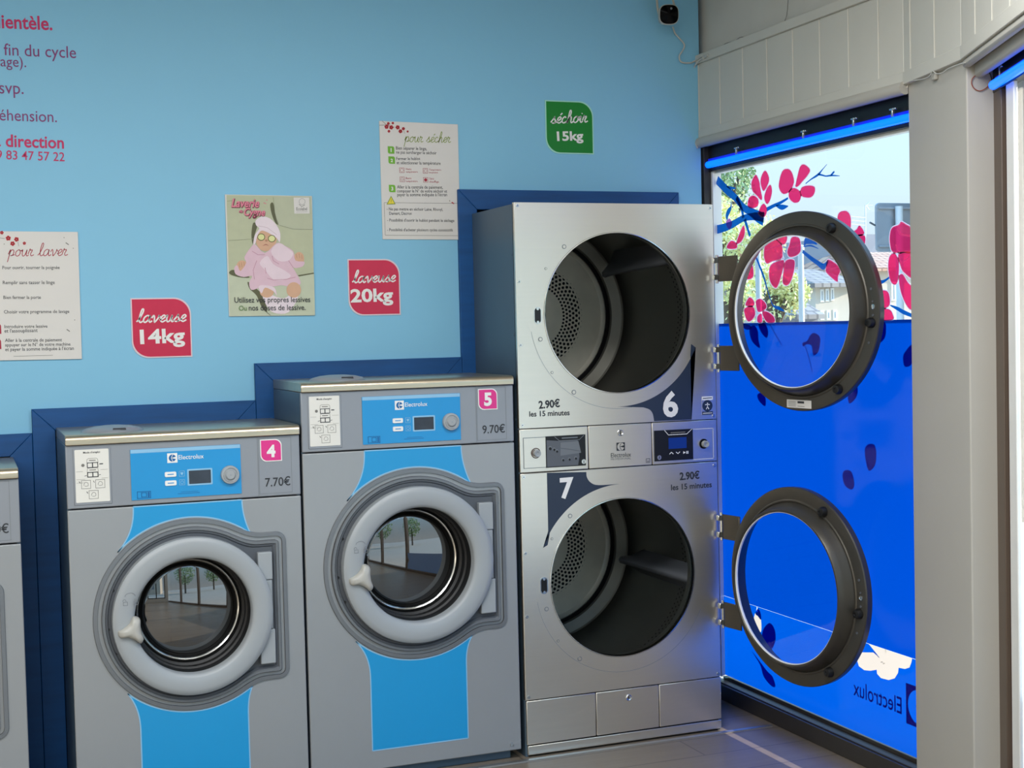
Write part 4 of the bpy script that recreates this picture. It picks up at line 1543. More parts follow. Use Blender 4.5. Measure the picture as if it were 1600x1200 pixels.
for dx, mi, hh in ((3, 1, .0024), (0, 0, .0028)):
    put(b, FWL, 'Laverie', PB_(112+dx, 183+dx), PB_(352+dx, 185+dx), h0+hh, .05 if mi else .02, .3, 1.25, mi)
    put(b, FWL, 'du', PB_(178+dx, 230+dx), PB_(212+dx, 232+dx), h0+hh, .05 if mi else .02, .3, 1.1, mi)
    put(b, FWL, 'Cygne', PB_(222+dx, 255+dx), PB_(402+dx, 258+dx), h0+hh, .05 if mi else .02, .3, 1.25, mi)
for x, y in ((392, 150), (415, 125), (405, 155)):
    b.disc(FWL, FWL.px(*PB_(x, y)), .0022, h0+.0024, 8, 0)
b.build('heading', [pc('pink_heading', (226, 130, 150)), pc('maroon_heading', (120, 40, 60))], t, smooth=False)
b = MB()
b.poly(FWL, FWL.pxs([PB_(*p) for p in ((643, 103), (776, 103), (780, 240), (650, 240))]), h0+.0012, 0, 0)
put(b, FWL, 'Ecolabel', PB_(668, 214), PB_(760, 212), h0+.0016, .01, 0, 1.35, 1)
b.ribbon(FWL, [FWL.px(*PB_(716+26*cos(q/12*2*pi), 138+26*sin(q/12*2*pi))) for q in range(13)], .001, h0+.0016, 1)
b.ribbon(FWL, FWL.pxs([PB_(690, 160), PB_(712, 180), PB_(740, 165)]), .002, h0+.0016, 1)
b.ribbon(FWL, FWL.pxs([PB_(665, 226), PB_(762, 224)]), .0008, h0+.0016, 1)
b.build('ecolabel_mark', [m_paper, m_greyink], t, smooth=False)
b = MB()
put(b, FWL, 'Utilisez vos propres lessives', PB_(140, 998), PB_(785, 992), h0+.0030, .006, 0, 1.15, 0)
put(b, FWL, 'Ou', PB_(178, 1066), PB_(245, 1065), h0+.0030, .004, 0, 1.1, 1)
put(b, FWL, 'nos doses de lessive.', PB_(262, 1065), PB_(745, 1060), h0+.0030, .006, 0, 1.15, 0)
b.build('caption', [m_ink, pc('green_ink', (96, 130, 70))], t, smooth=False)

# how-to-dry poster
Q4 = lambda a, q: (580+a/5.7125, 180+q/5.714)
t = board('drying_instructions_poster', 'tall white poster headed pour sécher, right edge tucked against the blue trim', [(592, 189), (715, 194.5), (719, 374.8), (597.5, 374)], m_paper, .004)
b = MB()
script(b, FWL, 'pour sécher', Q4(288, 240), Q4(708, 246), .11, .0046, 0, .95)
b.build('script_heading', m_olive, t, smooth=False)
b = MB()
for s_, x0, x1, y0, y1 in (('Bien séparer le linge,', 218, 494, 308, 314), ('ne pas surcharger le séchoir', 220, 580, 344, 352), ('Fermer le hublot', 222, 434, 402, 402), ('et sélectionner la température', 224, 616, 438, 444),
                           ('Aller à la centrale de paiement,', 228, 636, 655, 658), ('composer le N° de votre séchoir et', 228, 674, 690, 692), ("payer la somme indiquée à l'écran", 230, 674, 724, 724),
                           ('- Ne pas mettre en séchoir Laine, Rhovyl,', 136, 636, 850, 855), ('Damart, Dacron', 158, 358, 890, 890), ("- Possibilité d'ouvrir le hublot pendant le séchage", 140, 738, 950, 954), ("- Possibilité d'acheter plusieurs cycles consécutifs", 140, 724, 1036, 1038)):
    b = MB()
    put(b, FWL, s_, Q4(x0, y0), Q4(x1, y1), .0046, .006, 0, 1.2, 0, res=2)
    b.build('text_line', m_ink, t, smooth=False)
b = MB()
for s_, x0, x1, y0 in (('Haute', 306, 356, 490), ('température', 306, 412, 514), ('Température', 514, 622, 496), ('moyenne', 514, 592, 520), ('Basse', 306, 356, 572), ('température', 306, 412, 598), ('Sans', 516, 556, 576), ('chauffage', 516, 602, 604)):
    b = MB()
    put(b, FWL, s_, Q4(x0, y0), Q4(x1, y0), .0046, .004, 0, 1.1, 0, res=1)
    b.build('text_line', m_scriptred, t, smooth=False)
for x, y, d_ in ((270, 493, 0), (480, 498, 1), (274, 574, 2), (483, 579, 3)):
    c_ = FWL.px(*Q4(x, y))
    b = MB()
    b.rectline(FWL, c_[0]-.0095, c_[0]+.0095, c_[1]-.0095, c_[1]+.0095, .0012, .0046, 0)
    if d_ == 3:
        b.disc(FWL, c_, .0062, .0047, 18, 0)
    else:
        b.ribbon(FWL, [(c_[0]+.006*cos(q/12*2*pi), c_[1]+.006*sin(q/12*2*pi)) for q in range(13)], .0009, .0046, 0)
        for q in range(d_ if d_ else 0):
            b.disc(FWL, (c_[0]-.002+.004*q, c_[1]), .0011, .0047, 8, 0)
    b.build('temperature_pictogram', m_scriptred, t, smooth=False)
for n_, x, y in (('1', 174, 312), ('2', 180, 402), ('3', 184, 656)):
    c_ = FWL.px(*Q4(x, y))
    b = MB()
    b.poly(FWL, leafshape(c_[0]-.0125, c_[1]-.0135, c_[0]+.0125, c_[1]+.0135, .007), .0048, .0006, 0)
    w1 = .0016 if n_ == '1' else .004
    put(b, FWL, n_, (c_[0]-w1, c_[1]-.007), (c_[0]+w1, c_[1]-.007), .0052, .03, 0, 1, 1, px=False)
    b.build('number_box', [m_lime, m_whitev], t)
b = MB()
P_ = FWL.pxs([Q4(112, 782), Q4(775, 788), Q4(775, 1076), Q4(122, 1072)])
for i in range(4):
    b.ribbon(FWL, [P_[i], P_[(i+1) % 4]], .0012, .0046, 0)
b.build('text_box_outline', m_greyink, t, smooth=False)
b = MB()
b.poly(FWL, FWL.pxs([Q4(134, 798), Q4(214, 796), Q4(174, 720)]), .0050, .0006, 1)
b.poly(FWL, FWL.pxs([Q4(144, 792), Q4(204, 790), Q4(174, 734)]), .0053, .0002, 0)
b.ribbon(FWL, FWL.pxs([Q4(174, 752), Q4(174, 776)]), .0018, .0057, 1)
b.disc(FWL, FWL.px(*Q4(174, 784)), .001, .0057, 8, 1)
b.build('warning_triangle', [m_yellow, m_olive], t, smooth=False)
b = MB()
blossoms(b, [(134, 105, 12), (176, 110, 12), (233, 110, 12), (258, 145, 11), (284, 122, 9), (150, 76, 8), (155, 145, 8), (190, 72, 7), (322, 147, 6)], .0046, 0, Q4)
b.ribbon(FWL, FWL.pxs([Q4(70, 92), Q4(130, 88), Q4(170, 80)]), .0014, .0045, 1)
b.ribbon(FWL, FWL.pxs([Q4(95, 52), Q4(130, 85), Q4(205, 110)]), .0014, .0045, 1)
b.ribbon(FWL, FWL.pxs([Q4(296, 165), Q4(286, 140)]), .001, .0045, 1)
b.ribbon(FWL, FWL.pxs([Q4(714, 778), Q4(736, 792)]), .004, .0046, 0)
b.ribbon(FWL, FWL.pxs([Q4(694, 760), Q4(700, 772)]), .002, .0046, 1)
b.build('blossom_print', [m_blossom, m_bark], t, smooth=False)

# vinyl lettering high on the wall, running out of the photo at the left
for mt, lines, lab in ((m_rose, [('clientèle.', (-16, 43), (82, 47), .018, 1.15)], 'pink wall lettering, topmost line ending in lientèle'),
                       (m_purple, [('en fin du cycle', (-25, 85), (119, 91), 0, 1.12), ('(séchage).', (-46, 102), (41, 105), 0, 1.12)], 'plum wall lettering of two lines ending in cycle and ge'),
                       (m_purple, [('svp.', (-1, 146), (37, 147), 0, 1.12)], 'short plum wall lettering reading svp'),
                       (m_purple, [('compréhension.', (-66, 186), (89, 191), 0, 1.12)], 'plum wall lettering ending in éhension'),
                       (m_rose, [('La direction', (-21, 228), (100, 232), .018, 1.12), ('09 83 47 57 22', (-15, 248), (101, 252), .004, 1.1)], 'pink wall lettering reading direction above a phone number')):
    b = MB()
    for s_, p0, p1, bo, hs in lines:
        put(b, FWL, s_, p0, p1, .0012, bo, 0, hs, 0)
    b.build('wall_lettering', mt, None, lab, 'lettering', 'lines of lettering on the blue wall', smooth=False)

# ================================================================== CAMERA, CABLES
fc = FY(4.93)
c0 = fc.px(1045.5, 22.5)
t = thing('security_camera', 'white security camera with a round black face, high in the corner', 'camera', (c0[0], 4.98, c0[1]-.05))
b = MB()
L = []
N_ = 40


def sq(r, h, e=3.0):
    P = []
    for i in range(N_):
        th = 2*pi*i/N_
        k_ = (abs(cos(th))**e+abs(sin(th))**e)**(-1/e)
        P.append(fcd.at(r*k_*cos(th), r*k_*sin(th), h))
    return P


dn = Vector((-.28, -.95, -.10)).normalized()
ux_ = Vector((0, 0, 1)).cross(-dn).normalized()*-1
ux_ = Vector((dn.y, -dn.x, 0)).normalized()*-1
fcd = Fr(Vector((c0[0], 4.93, c0[1])), ux_, dn.cross(ux_), dn)
b.loft([sq(.001, -.075), sq(.022, -.072), sq(.034, -.055), sq(.0385, -.02), sq(.0385, -.002), sq(.036, .001)], 0)
b.build('housing', m_white, t)
b = MB()
b.loft([sq(.036, .0005), sq(.034, .002), sq(.001, .0025)], 0, False, True)
face = b.build('face', M('glossy_black_face', (3, 3, 4), .2, ior=1.15), t)
b = MB()
b.disc(fcd, (.008, .022), .0045, .003, 14)
b.build('sensor', m_darkgrey, face)
b = MB()
for s_ in (-1, 1):
    p = fcd.at(.034*s_, .005, -.035)
    b.tube([p, p+Vector((0, .01, .03)), Vector((p.x, 4.99, c0[1]+.10)), Vector((p.x, 5.055, c0[1]+.13))], .0045, 8)
b.build('bracket', m_white, t)


def cable(name, pts, r, mat, label, cat_='cable', group=None):
    b = MB()
    b.tube(cat([tuple(p) for p in pts], 6, False), r, 8)
    return b.build(name, mat, None, label, cat_, group)


def at(fr, pts, h):
    return [fr.at(*fr.px(*p), h) for p in pts]


wy = FY(5.06)
cb = at(wy, [(1050.5, 42), (1054, 52), (1061, 60.5), (1068.5, 70), (1066, 79), (1061, 87), (1061.5, 94), (1066, 98), (1078, 98.5)], .004)
fe = Fr((2.79, 0, 0), (0, -1, 0))
cb += at(fe, [(1086, 95), (1096, 89), (1106, 86)], .0)
cable('camera_cable', cb, .0032, m_cable, 'white cable curling down the blue wall from the security camera')
cv = at(Fr((2.79, 0, 0), (0, -1, 0)), [(1105, 88), (1092, 95), (1083, 110), (1080, 140), (1079, 165), (1081, 190), (1083, 210), (1087, 224), (1090, 232)], 0)
cable('wall_cable', cv, .003, m_cable, 'white cable running down the left end of the white valance')
cable('junction_wire', at(Fr((2.795, 0, 0), (0, -1, 0)), [(1080, 205), (1079, 216), (1083, 226), (1087, 233)], 0), .0035, m_black, 'short black wire at the lower left corner of the valance')
# dark wires lying on top of the valance
gv = 'wires on top of the valance'
fw2 = Fr((2.808, 0, 0), (0, -1, 0))
cable('loose_wire', at(fw2, [(1122, 81), (1135, 77), (1146, 70), (1160, 61), (1172, 60), (1182, 58)], 0), .0014, m_ink, 'dark loose wire arching over the left part of the valance', 'cable', gv)
cable('loose_wire', at(fw2, [(1129, 78), (1132, 69), (1148, 64), (1158, 58), (1175, 60)], 0), .0012, m_greyink, 'thin grey wire tangled beside the dark arching one', 'cable', gv)
cable('loose_wire', at(fw2, [(1207, 48), (1212, 42), (1222, 40), (1228, 28), (1230, 18), (1232, -8)], 0), .0014, m_greyink, 'thin wire rising up the white wall above the valance', 'cable', gv)
b = MB()
q = fw2.px(1235, 34)
b.box(fw2, q[0]-.016, q[0]+.016, q[1]-.012, q[1]+.010, .0, -.012)
b.build('wire_connector', m_white, None, 'small white wire connector lying on the valance under the rising wire', 'connector', bevel=.003)
q = FA.px(1109, 91)
b = MB()
b.lathe(FA, (q[0], q[1]), [(.008, .026), (.008, .032), (.005, .035), (.001, .035)], 16)
b.build('cable_clip', m_white, None, 'round white clip at the left top of the valance', 'clip')
# pillar: small junction box, cable along the valance, red wire loop
q = F2.px(1463, 118)
b = MB()
b.box(F2, q[0]-.013, q[0]+.015, q[1]-.014, q[1]+.014, .012, 0)
b.build('junction_box', m_white, None, 'small white junction box on the pillar', 'box', bevel=.003)
f2b = Fr(F2.at(0, 0, .022), d2)
cable('pillar_cable', at(FA, [(1418, 131), (1424, 128)], .02)+at(f2b, [(1440, 124), (1452, 119), (1457, 111), (1463, 115), (1472, 114), (1482, 107), (1500, 100), (1508, 98)], 0), .0017, m_cable, 'thin pale cable drooping across the top of the pillar', 'cable')
cable('wire_loop', at(Fr(F3.at(.004, 0, 0), F3.N*-1, Vector((0, 0, 1)), F3.U), [(1534, 107), (1528, 115), (1520, 122), (1518, 130), (1522, 138), (1530, 142), (1539, 139), (1546, 132), (1548, 127)], 0), .0013, m_redwire, 'thin red wire loop hanging beside the pillar', 'wire')
cable('neon_lead', at(Fr(F3.at(.004, 0, 0), F3.N*-1, Vector((0, 0, 1)), F3.U), [(1539, 107), (1546, 114), (1549, 122), (1550, 130)], 0), .0016, m_black, 'short black lead feeding the right-hand neon tube', 'wire')

# ================================================================== NEON TUBES
n0 = Fr((XW+.002, 0, 0), (0, -1, 0))
pa, pb_ = n0.px(1102, 254.5), n0.px(1422, 186)
t = thing('neon_tube', 'long blue neon tube along the top of the film-covered window', 'neon light', n0.at((pa[0]+pb_[0])/2, pa[1], 0), 'blue neon tubes')
b = MB()
zN = (pa[1]+pb_[1])/2
b.tube([n0.at(pa[0], zN, -.012), n0.at(LA-5.065+.002, zN, -.012)], .0135, 14)
b.build('tube', m_neon, t)
b = MB()
b.box(n0, pa[0], LA-5.065+.002, zN+.010, zN+.024, -.012, -.030)
b.build('backing', m_neonshell, t, bevel=.002)
for x in (1150, 1255, 1334, 1395):
    b = MB()
    q = n0.px(x, 200)[0]
    b.box(n0, q-.004, q+.004, zN+.012, zN+.040, .004, -.004)
    b.box(n0, q-.016, q+.016, zN+.034, zN+.040, .002, -.006)
    b.build('clip', m_chrome, t, bevel=.001, seg=1)
n3 = Fr(F3.at(0, 0, -.058), d3)
pa, pb_ = n3.px(1552, 133), n3.px(1599, 98)
t = thing('neon_tube', 'blue neon tube at the top right corner, over the second window', 'neon light', n3.at(pa[0]+.3, pa[1], 0), 'blue neon tubes')
b = MB()
b.tube([n3.at(pa[0], pa[1], 0), n3.at(L3-.1, pa[1], 0)], .0135, 14)
b.build('tube', m_neon, t)
b = MB()
b.box(n3, pa[0], L3-.1, pa[1]+.006, pa[1]+.022, -.004, -.020)
b.build('backing', m_neonshell, t, bevel=.002)
for a in (.075, .45, .9):
    b = MB()
    b.box(n3, pa[0]+a-.004, pa[0]+a+.004, pa[1]+.010, pa[1]+.042, .004, -.004)
    b.box(n3, pa[0]+a-.014, pa[0]+a+.014, pa[1]+.036, pa[1]+.042, .002, -.006)
    b.build('clip', m_chrome, t, bevel=.001, seg=1)

# ================================================================== WINDOW FILM AND ITS PRINTED BLOSSOMS
z5 = lambda a, q: (1080+a/4.2105, 230+q/4.2105)
z6 = lambda a, q: (1080+a/4.2105, 500+q/4.2105)
z8 = lambda a, q: (1080+a/4.2105, 915+q/4.2105)
FG = Fr((2.868, 0, 0), (0, -1, 0))
fl, ft_ = FG.px(1117.5, 505)[0], 1.5215
fr2 = -3.68
zl = FG.px(1434, 1031)[1]
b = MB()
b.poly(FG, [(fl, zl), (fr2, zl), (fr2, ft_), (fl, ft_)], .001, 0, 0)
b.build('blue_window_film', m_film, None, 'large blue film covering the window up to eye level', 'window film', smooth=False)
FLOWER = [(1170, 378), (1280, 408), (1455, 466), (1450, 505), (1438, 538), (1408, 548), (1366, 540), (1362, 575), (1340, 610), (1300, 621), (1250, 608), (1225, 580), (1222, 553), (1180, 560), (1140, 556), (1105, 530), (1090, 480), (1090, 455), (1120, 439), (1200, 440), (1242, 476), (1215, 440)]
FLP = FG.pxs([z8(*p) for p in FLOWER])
FLP = [(p[0], min(p[1], zl-.0012)) for p in FLP]  # flower top cut off where the painted sunlit band ends
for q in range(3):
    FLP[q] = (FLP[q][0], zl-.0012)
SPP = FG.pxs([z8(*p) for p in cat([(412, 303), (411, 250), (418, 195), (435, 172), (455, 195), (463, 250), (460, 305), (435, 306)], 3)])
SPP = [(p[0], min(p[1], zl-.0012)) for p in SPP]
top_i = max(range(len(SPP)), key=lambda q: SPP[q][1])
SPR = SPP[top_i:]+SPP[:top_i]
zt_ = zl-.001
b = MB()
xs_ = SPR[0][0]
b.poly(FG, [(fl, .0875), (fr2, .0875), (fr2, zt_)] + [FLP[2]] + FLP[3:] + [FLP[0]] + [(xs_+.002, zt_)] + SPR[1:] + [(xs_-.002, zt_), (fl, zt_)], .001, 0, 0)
b.build('sunlit_film_strip', m_filmlow, None, 'foot of the blue window film, coloured lighter as the sunlit band', 'window film', smooth=False)


def blossom(name, label, polys, mats, grp, conv, h=.002, edge=.006, lines=(), n=4, catg='window sticker'):
    b = MB()
    for P_ in polys:
        P2 = cat(FG.pxs([conv(*p) for p in P_]), n)
        if edge:
            for i in range(len(P2)):
                b.ribbon(FG, [P2[i], P2[(i+1) % len(P2)]], edge, h+.0003, 1)
        b.poly(FG, P2, h, 0, 0)
    for ln in lines:
        P2 = cat(FG.pxs([conv(*p) for p in ln]), n, False)
        b.ribbon(FG, P2, edge*.8 if edge else .004, h+.0006, 1 if edge else 0)
    return b.build(name, mats, None, label, catg, grp, smooth=False)


GB = 'red blossoms on the window'
pk = [m_fpink, m_fedge]
blossom('blossom_sticker', 'red blossom with four petals at the upper left of the window, above the branch fork',
        [[(405, 215), (430, 182), (452, 228), (458, 270), (470, 330), (462, 347), (435, 318), (408, 290), (399, 250)], [(460, 212), (478, 165), (496, 158), (515, 200), (510, 240), (482, 288), (465, 260)], [(485, 320), (502, 270), (525, 248), (535, 290), (522, 350), (502, 374), (487, 350)], [(375, 370), (385, 332), (415, 318), (445, 345), (440, 388), (400, 402), (378, 392)], [(445, 430), (462, 388), (482, 372), (500, 400), (497, 440), (475, 462), (447, 444)]], pk, GB, z5)
blossom('blossom_sticker', 'red blossom highest on the window, beside the thin twig',
        [[(580, 240), (602, 160), (638, 143), (665, 165), (680, 220), (670, 260), (645, 295), (612, 308), (588, 285)], [(690, 250), (705, 180), (722, 125), (750, 115), (785, 148), (770, 185), (740, 220), (715, 250), (695, 262)], [(720, 290), (735, 262), (780, 252), (815, 262), (815, 300), (790, 330), (742, 328), (722, 310)], [(645, 320), (650, 288), (680, 268), (720, 292), (725, 330), (710, 360), (680, 365), (655, 345)]], pk, GB, z5, lines=[[(690, 250), (672, 262), (660, 290), (700, 285)]])
blossom('blossom_sticker', 'red blossom half hidden behind the right rim of the upper open door',
        [[(968, 450), (985, 425), (1025, 420), (1050, 450), (1055, 500), (1045, 550), (1000, 520), (970, 480)], [(1060, 560), (1090, 542), (1110, 515), (1135, 545), (1140, 570), (1098, 580)], [(1085, 590), (1140, 580), (1150, 612), (1136, 665), (1105, 650)]], pk, GB, z5)
blossom('blossom_sticker', 'largest red blossom, cut by the pillar at the right of the window',
        [[(1310, 580), (1325, 530), (1370, 510), (1385, 490), (1420, 508), (1448, 530), (1460, 600), (1455, 690), (1400, 694), (1330, 690), (1312, 640)], [(1308, 720), (1345, 700), (1370, 760), (1365, 870), (1345, 905), (1315, 880), (1300, 800)], [(1372, 700), (1470, 700), (1470, 860), (1400, 820), (1375, 760)], [(1370, 855), (1395, 835), (1430, 890), (1470, 940), (1470, 1060), (1430, 1055), (1385, 960)]], pk, GB, z5,
        lines=[[(1365, 520), (1370, 555), (1400, 578), (1460, 585)], [(1350, 640), (1365, 690), (1385, 780), (1400, 830)], [(1320, 700), (1400, 690), (1460, 705)], [(1390, 760), (1430, 730), (1460, 700)]])
blossom('blossom_sticker', 'big red blossom seen through the glass of the upper open door',
        [[(485, 660), (500, 622), (550, 600), (598, 640), (605, 700), (595, 735), (540, 750), (500, 765), (482, 720)], [(560, 600), (600, 586), (635, 590), (625, 630), (600, 640)], [(660, 600), (682, 588), (715, 600), (725, 650), (720, 690), (690, 716), (650, 722), (635, 690), (650, 640)], [(530, 772), (600, 742), (615, 760), (595, 850), (575, 910), (555, 926), (525, 890), (515, 830)], [(625, 747), (680, 742), (682, 800), (660, 880), (632, 910), (605, 890), (610, 820)]], pk, GB, z5, lines=[[(490, 680), (560, 655), (600, 640)], [(640, 665), (690, 650), (722, 640)], [(600, 690), (615, 735)]])
blossom('blossom_sticker', 'red blossom low behind the door glass, touching the top of the blue film',
        [[(360, 1040), (385, 988), (415, 1010), (415, 1043)], [(355, 1060), (410, 1050), (425, 1100), (402, 1138), (375, 1145), (355, 1100)], [(430, 1010), (460, 998), (495, 1030), (495, 1063), (447, 1085), (432, 1050)], [(470, 1090), (500, 1080), (545, 1112), (552, 1150), (500, 1150)], [(440, 1112), (465, 1095), (470, 1150), (440, 1150)]], pk, GB, z5)
blossom('blossom_sticker', 'two loose red petals above the upper hinge plate at the left of the window',
        [[(240, 645), (268, 615), (300, 632), (302, 665), (245, 668)], [(300, 632), (328, 550), (350, 515), (356, 570), (332, 622)]], pk, GB, z5)
blossom('blossom_sticker', 'loose red petals at the inner left rim of the upper open door',
        [[(340, 810), (370, 758), (405, 770), (412, 850), (375, 870), (345, 850)], [(385, 745), (430, 690), (440, 700), (420, 745)], [(315, 870), (330, 850), (332, 890), (320, 910)]], pk, GB, z5)
blossom('blossom_sticker', 'red blossom partly behind the inner right rim of the upper open door',
        [[(890, 792), (902, 738), (960, 770), (985, 810), (970, 850), (965, 886), (920, 852), (890, 820)]], pk, GB, z5, lines=[[(890, 790), (930, 800), (975, 790)]])
blossom('blossom_sticker', 'round red blossom right of the open door, just above the blue film',
        [[(1205, 1010), (1238, 950), (1290, 945), (1310, 990), (1300, 1050), (1215, 1062)], [(1205, 1075), (1300, 1065), (1330, 1100), (1326, 1136), (1205, 1136)], [(1180, 920), (1205, 900), (1212, 960), (1190, 990)]], pk, GB, z5, lines=[[(1215, 1125), (1245, 1100), (1260, 1070)]])
blossom('bud_sticker', 'small violet bud on the lower left branch of the window', [[(233, 490), (240, 480), (255, 470), (265, 482), (273, 500), (258, 540), (237, 520)]], [m_fviolet, m_fedge], None, z5, edge=.003)


def twig(b, pts, ws, conv):
    P2 = FG.pxs([conv(*p) for p in pts])
    n = len(P2)
    sm = cat([(P2[i][0], P2[i][1], ws[i]) for i in range(n)], 5, False)
    b.ribbon(FG, [(p[0], p[1]) for p in sm], [max(p[2], .001) for p in sm], .0017)


GT = 'branches on the window'
b = MB()
twig(b, [(172, 215), (240, 285), (300, 340), (345, 395), (395, 425), (440, 455), (480, 475)], [.035, .034, .030, .03, .034, .045, .05], z5)
twig(b, [(480, 460), (420, 455), (345, 468), (270, 510), (200, 535), (145, 545)], [.04, .03, .026, .030, .034, .036], z5)
twig(b, [(300, 330), (335, 410), (345, 465)], [.02, .016, .018], z5)
twig(b, [(355, 475), (372, 530), (390, 585)], [.018, .016, .015], z5)
twig(b, [(240, 480), (238, 450), (250, 420), (264, 395), (265, 350)], [.006, .022, .024, .012, .003], z5)
b.build('branch_sticker', m_fblue, None, 'thick dark blue branch forking at the upper left of the window', 'window sticker', GT, smooth=False)
b = MB()
twig(b, [(500, 410), (540, 388), (590, 365), (640, 335)], [.016, .014, .012, .008], z5)
twig(b, [(560, 385), (600, 395), (640, 388)], [.006, .02, .004], z5)
b.build('branch_sticker', m_fblue, None, 'dark blue twig joining the highest blossom to the branch fork', 'window sticker', GT, smooth=False)
b = MB()
twig(b, [(430, 725), (460, 800), (485, 870), (505, 940), (525, 1005), (545, 1045), (580, 1060), (622, 1082)], [.010, .012, .010, .006, .005, .008, .014, .002], z5)
twig(b, [(495, 925), (482, 985)], [.004, .004], z5)
b.build('branch_sticker', m_fblue, None, 'drooping dark blue twig seen through the left of the upper door glass', 'window sticker', GT, smooth=False)
b = MB()
twig(b, [(735, 685), (790, 730), (840, 765), (875, 785), (905, 745)], [.012, .016, .018, .022, .006], z5)
b.build('branch_sticker', m_fblue, None, 'dark blue twig crossing the right of the upper door glass', 'window sticker', GT, smooth=False)
b = MB()
twig(b, [(745, 650), (760, 615), (800, 610), (830, 640)], [.004, .026, .03, .004], z5)
twig(b, [(740, 655), (790, 648), (840, 668)], [.004, .006, .002], z5)
b.build('branch_sticker', m_fblue, None, 'dark blue leaf tips at the upper right of the door glass', 'window sticker', GT, smooth=False)
b = MB()
twig(b, [(1205, 908), (1235, 892), (1270, 882), (1308, 856)], [.012, .016, .010, .006], z5)
b.build('branch_sticker', m_fblue, None, 'short dark blue twig right of the upper open door', 'window sticker', GT, smooth=False)
b = MB()
twig(b, [(1312, 1040), (1360, 1062), (1400, 1085), (1455, 1108)], [.004, .012, .014, .012], z5)
b.build('branch_sticker', m_fblue, None, 'dark blue twig tip beside the pillar just above the film', 'window sticker', GT, smooth=False)
b = MB()
twig(b, [(755, 240), (790, 212), (838, 180), (868, 145), (896, 112)], [.004, .005, .009, .004, .002], z5)
twig(b, [(838, 178), (865, 184), (890, 190), (925, 186), (980, 189)], [.008, .006, .005, .006, .002], z5)
twig(b, [(920, 186), (935, 170), (945, 160)], [.006, .008, .006], z5)
b.build('branch_sticker', m_fblue, None, 'thin dark blue twig against the sky at the window top', 'window sticker', GT, smooth=False)
b = MB()
twig(b, [(235, 258), (265, 268), (295, 270)], [.004, .012, .004], z5)
b.build('branch_sticker', m_fblue, None, 'tiny dark leaf beside the thick branch at the upper left', 'window sticker', GT, smooth=False)

GD = 'dark petals on the blue film'
dk = [m_filmdark]
blossom('petal_sticker', 'dark blue petals and twig below the film top edge, inside the upper door glass', [[(320, 30), (355, 25), (400, 45), (370, 65)], [(385, 62), (415, 35), (440, 70), (445, 130), (455, 182), (430, 170), (398, 130)], [(445, 28), (485, 22), (508, 70), (500, 118), (465, 85)]], dk, GD, z6, .0016, 0, lines=[[(520, 28), (560, 100), (600, 165)]])
blossom('petal_sticker', 'dark blossom with pale heart seen low through the upper door glass', [[(735, 150), (765, 138), (785, 100), (812, 85), (848, 110), (850, 160), (835, 215), (805, 232), (795, 170), (760, 160), (740, 175)]], [m_filmdark], GD, z6, .0016, 0, lines=[[(750, 160), (775, 240), (800, 340)]])
blossom('petal_sticker', 'dark round petal right of the upper door, touching the film top edge', [[(1195, 30), (1205, 15), (1275, 15), (1284, 70), (1275, 120), (1240, 152), (1205, 130), (1190, 80)]], dk, GD, z6, .0016, 0)
blossom('petal_sticker', 'small dark petal at the lower left rim of the upper door', [[(438, 492), (460, 480), (490, 510), (490, 566), (462, 548), (442, 520)]], dk, GD, z6, .0016, 0)
blossom('petal_sticker', 'dark petal under the lower right rim of the upper door', [[(1028, 440), (1060, 420), (1096, 440), (1090, 505), (1045, 550), (1032, 500)]], dk, GD, z6, .0016, 0)
blossom('petal_sticker', 'dark petal at the right edge of the film beside the pillar', [[(1396, 245), (1410, 210), (1455, 165), (1455, 285), (1408, 306)]], dk, GD, z6, .0016, 0)
blossom('petal_sticker', 'upper one of two dark falling petals between the two open doors', [[(1145, 850), (1160, 822), (1185, 814), (1210, 825), (1221, 880), (1212, 955), (1172, 992), (1150, 920)]], dk, GD, z6, .0016, 0)
blossom('petal_sticker', 'lower one of two dark falling petals between the two open doors', [[(998, 1020), (1012, 990), (1045, 990), (1064, 1015), (1076, 1085), (1055, 1116), (1012, 1085)]], dk, GD, z6, .0016, 0)
blossom('petal_sticker', 'large dark petal seen through the lower door glass', [[(468, 330), (482, 278), (520, 246), (552, 290), (556, 365), (525, 425), (480, 400)], [(425, 185), (440, 152), (458, 178), (462, 225), (440, 200)]], dk, GD, z8, .0016, 0)
blossom('petal_sticker', 'dark petal hanging below the lower left rim of the lower door', [[(400, 430), (440, 480), (500, 560), (538, 600), (556, 662), (530, 660), (480, 600), (455, 520)]], dk, GD, z8, .0016, 0)
GWH = 'white petals on the window film'
b = MB()
b.poly(FG, SPP, .0012)
b.build('white_petal_sticker', m_filmwhite, None, 'small white petal seen through the lower door glass', 'window sticker', GWH, smooth=False)
b = MB()
b.poly(FG, FLP, .0012)
for ln in ([(1282, 410), (1284, 445)], [(1252, 505), (1262, 500), (1268, 515), (1278, 508)], [(1205, 432), (1240, 474)]):
    b.ribbon(FG, FG.pxs([z8(*p) for p in ln]), .002, .0026, 1)
b.build('white_petal_sticker', [m_filmwhite, m_greyink], None, 'white blossom cut straight at the shade line right of the lower open door', 'window sticker', GWH, smooth=False)
t = thing('mirrored_lettering', 'dark blue maker lettering and emblem low on the film, mirrored from inside', 'window sticker', FG.at(*FG.px(1390, 1110), .0))
b = MB()
put(b, FG, 'Electrolux', z8(1388, 846), z8(1070, 718), .0018, .006, 0, 1.2, 0, flip=True)
b.build('lettering', m_filmtext, t, smooth=False)
k0, k1 = FG.px(*z8(1418, 905)), FG.px(*z8(1488, 760))
b = MB()
cx, cy = k0[0]+.0675, k0[1]+.0675
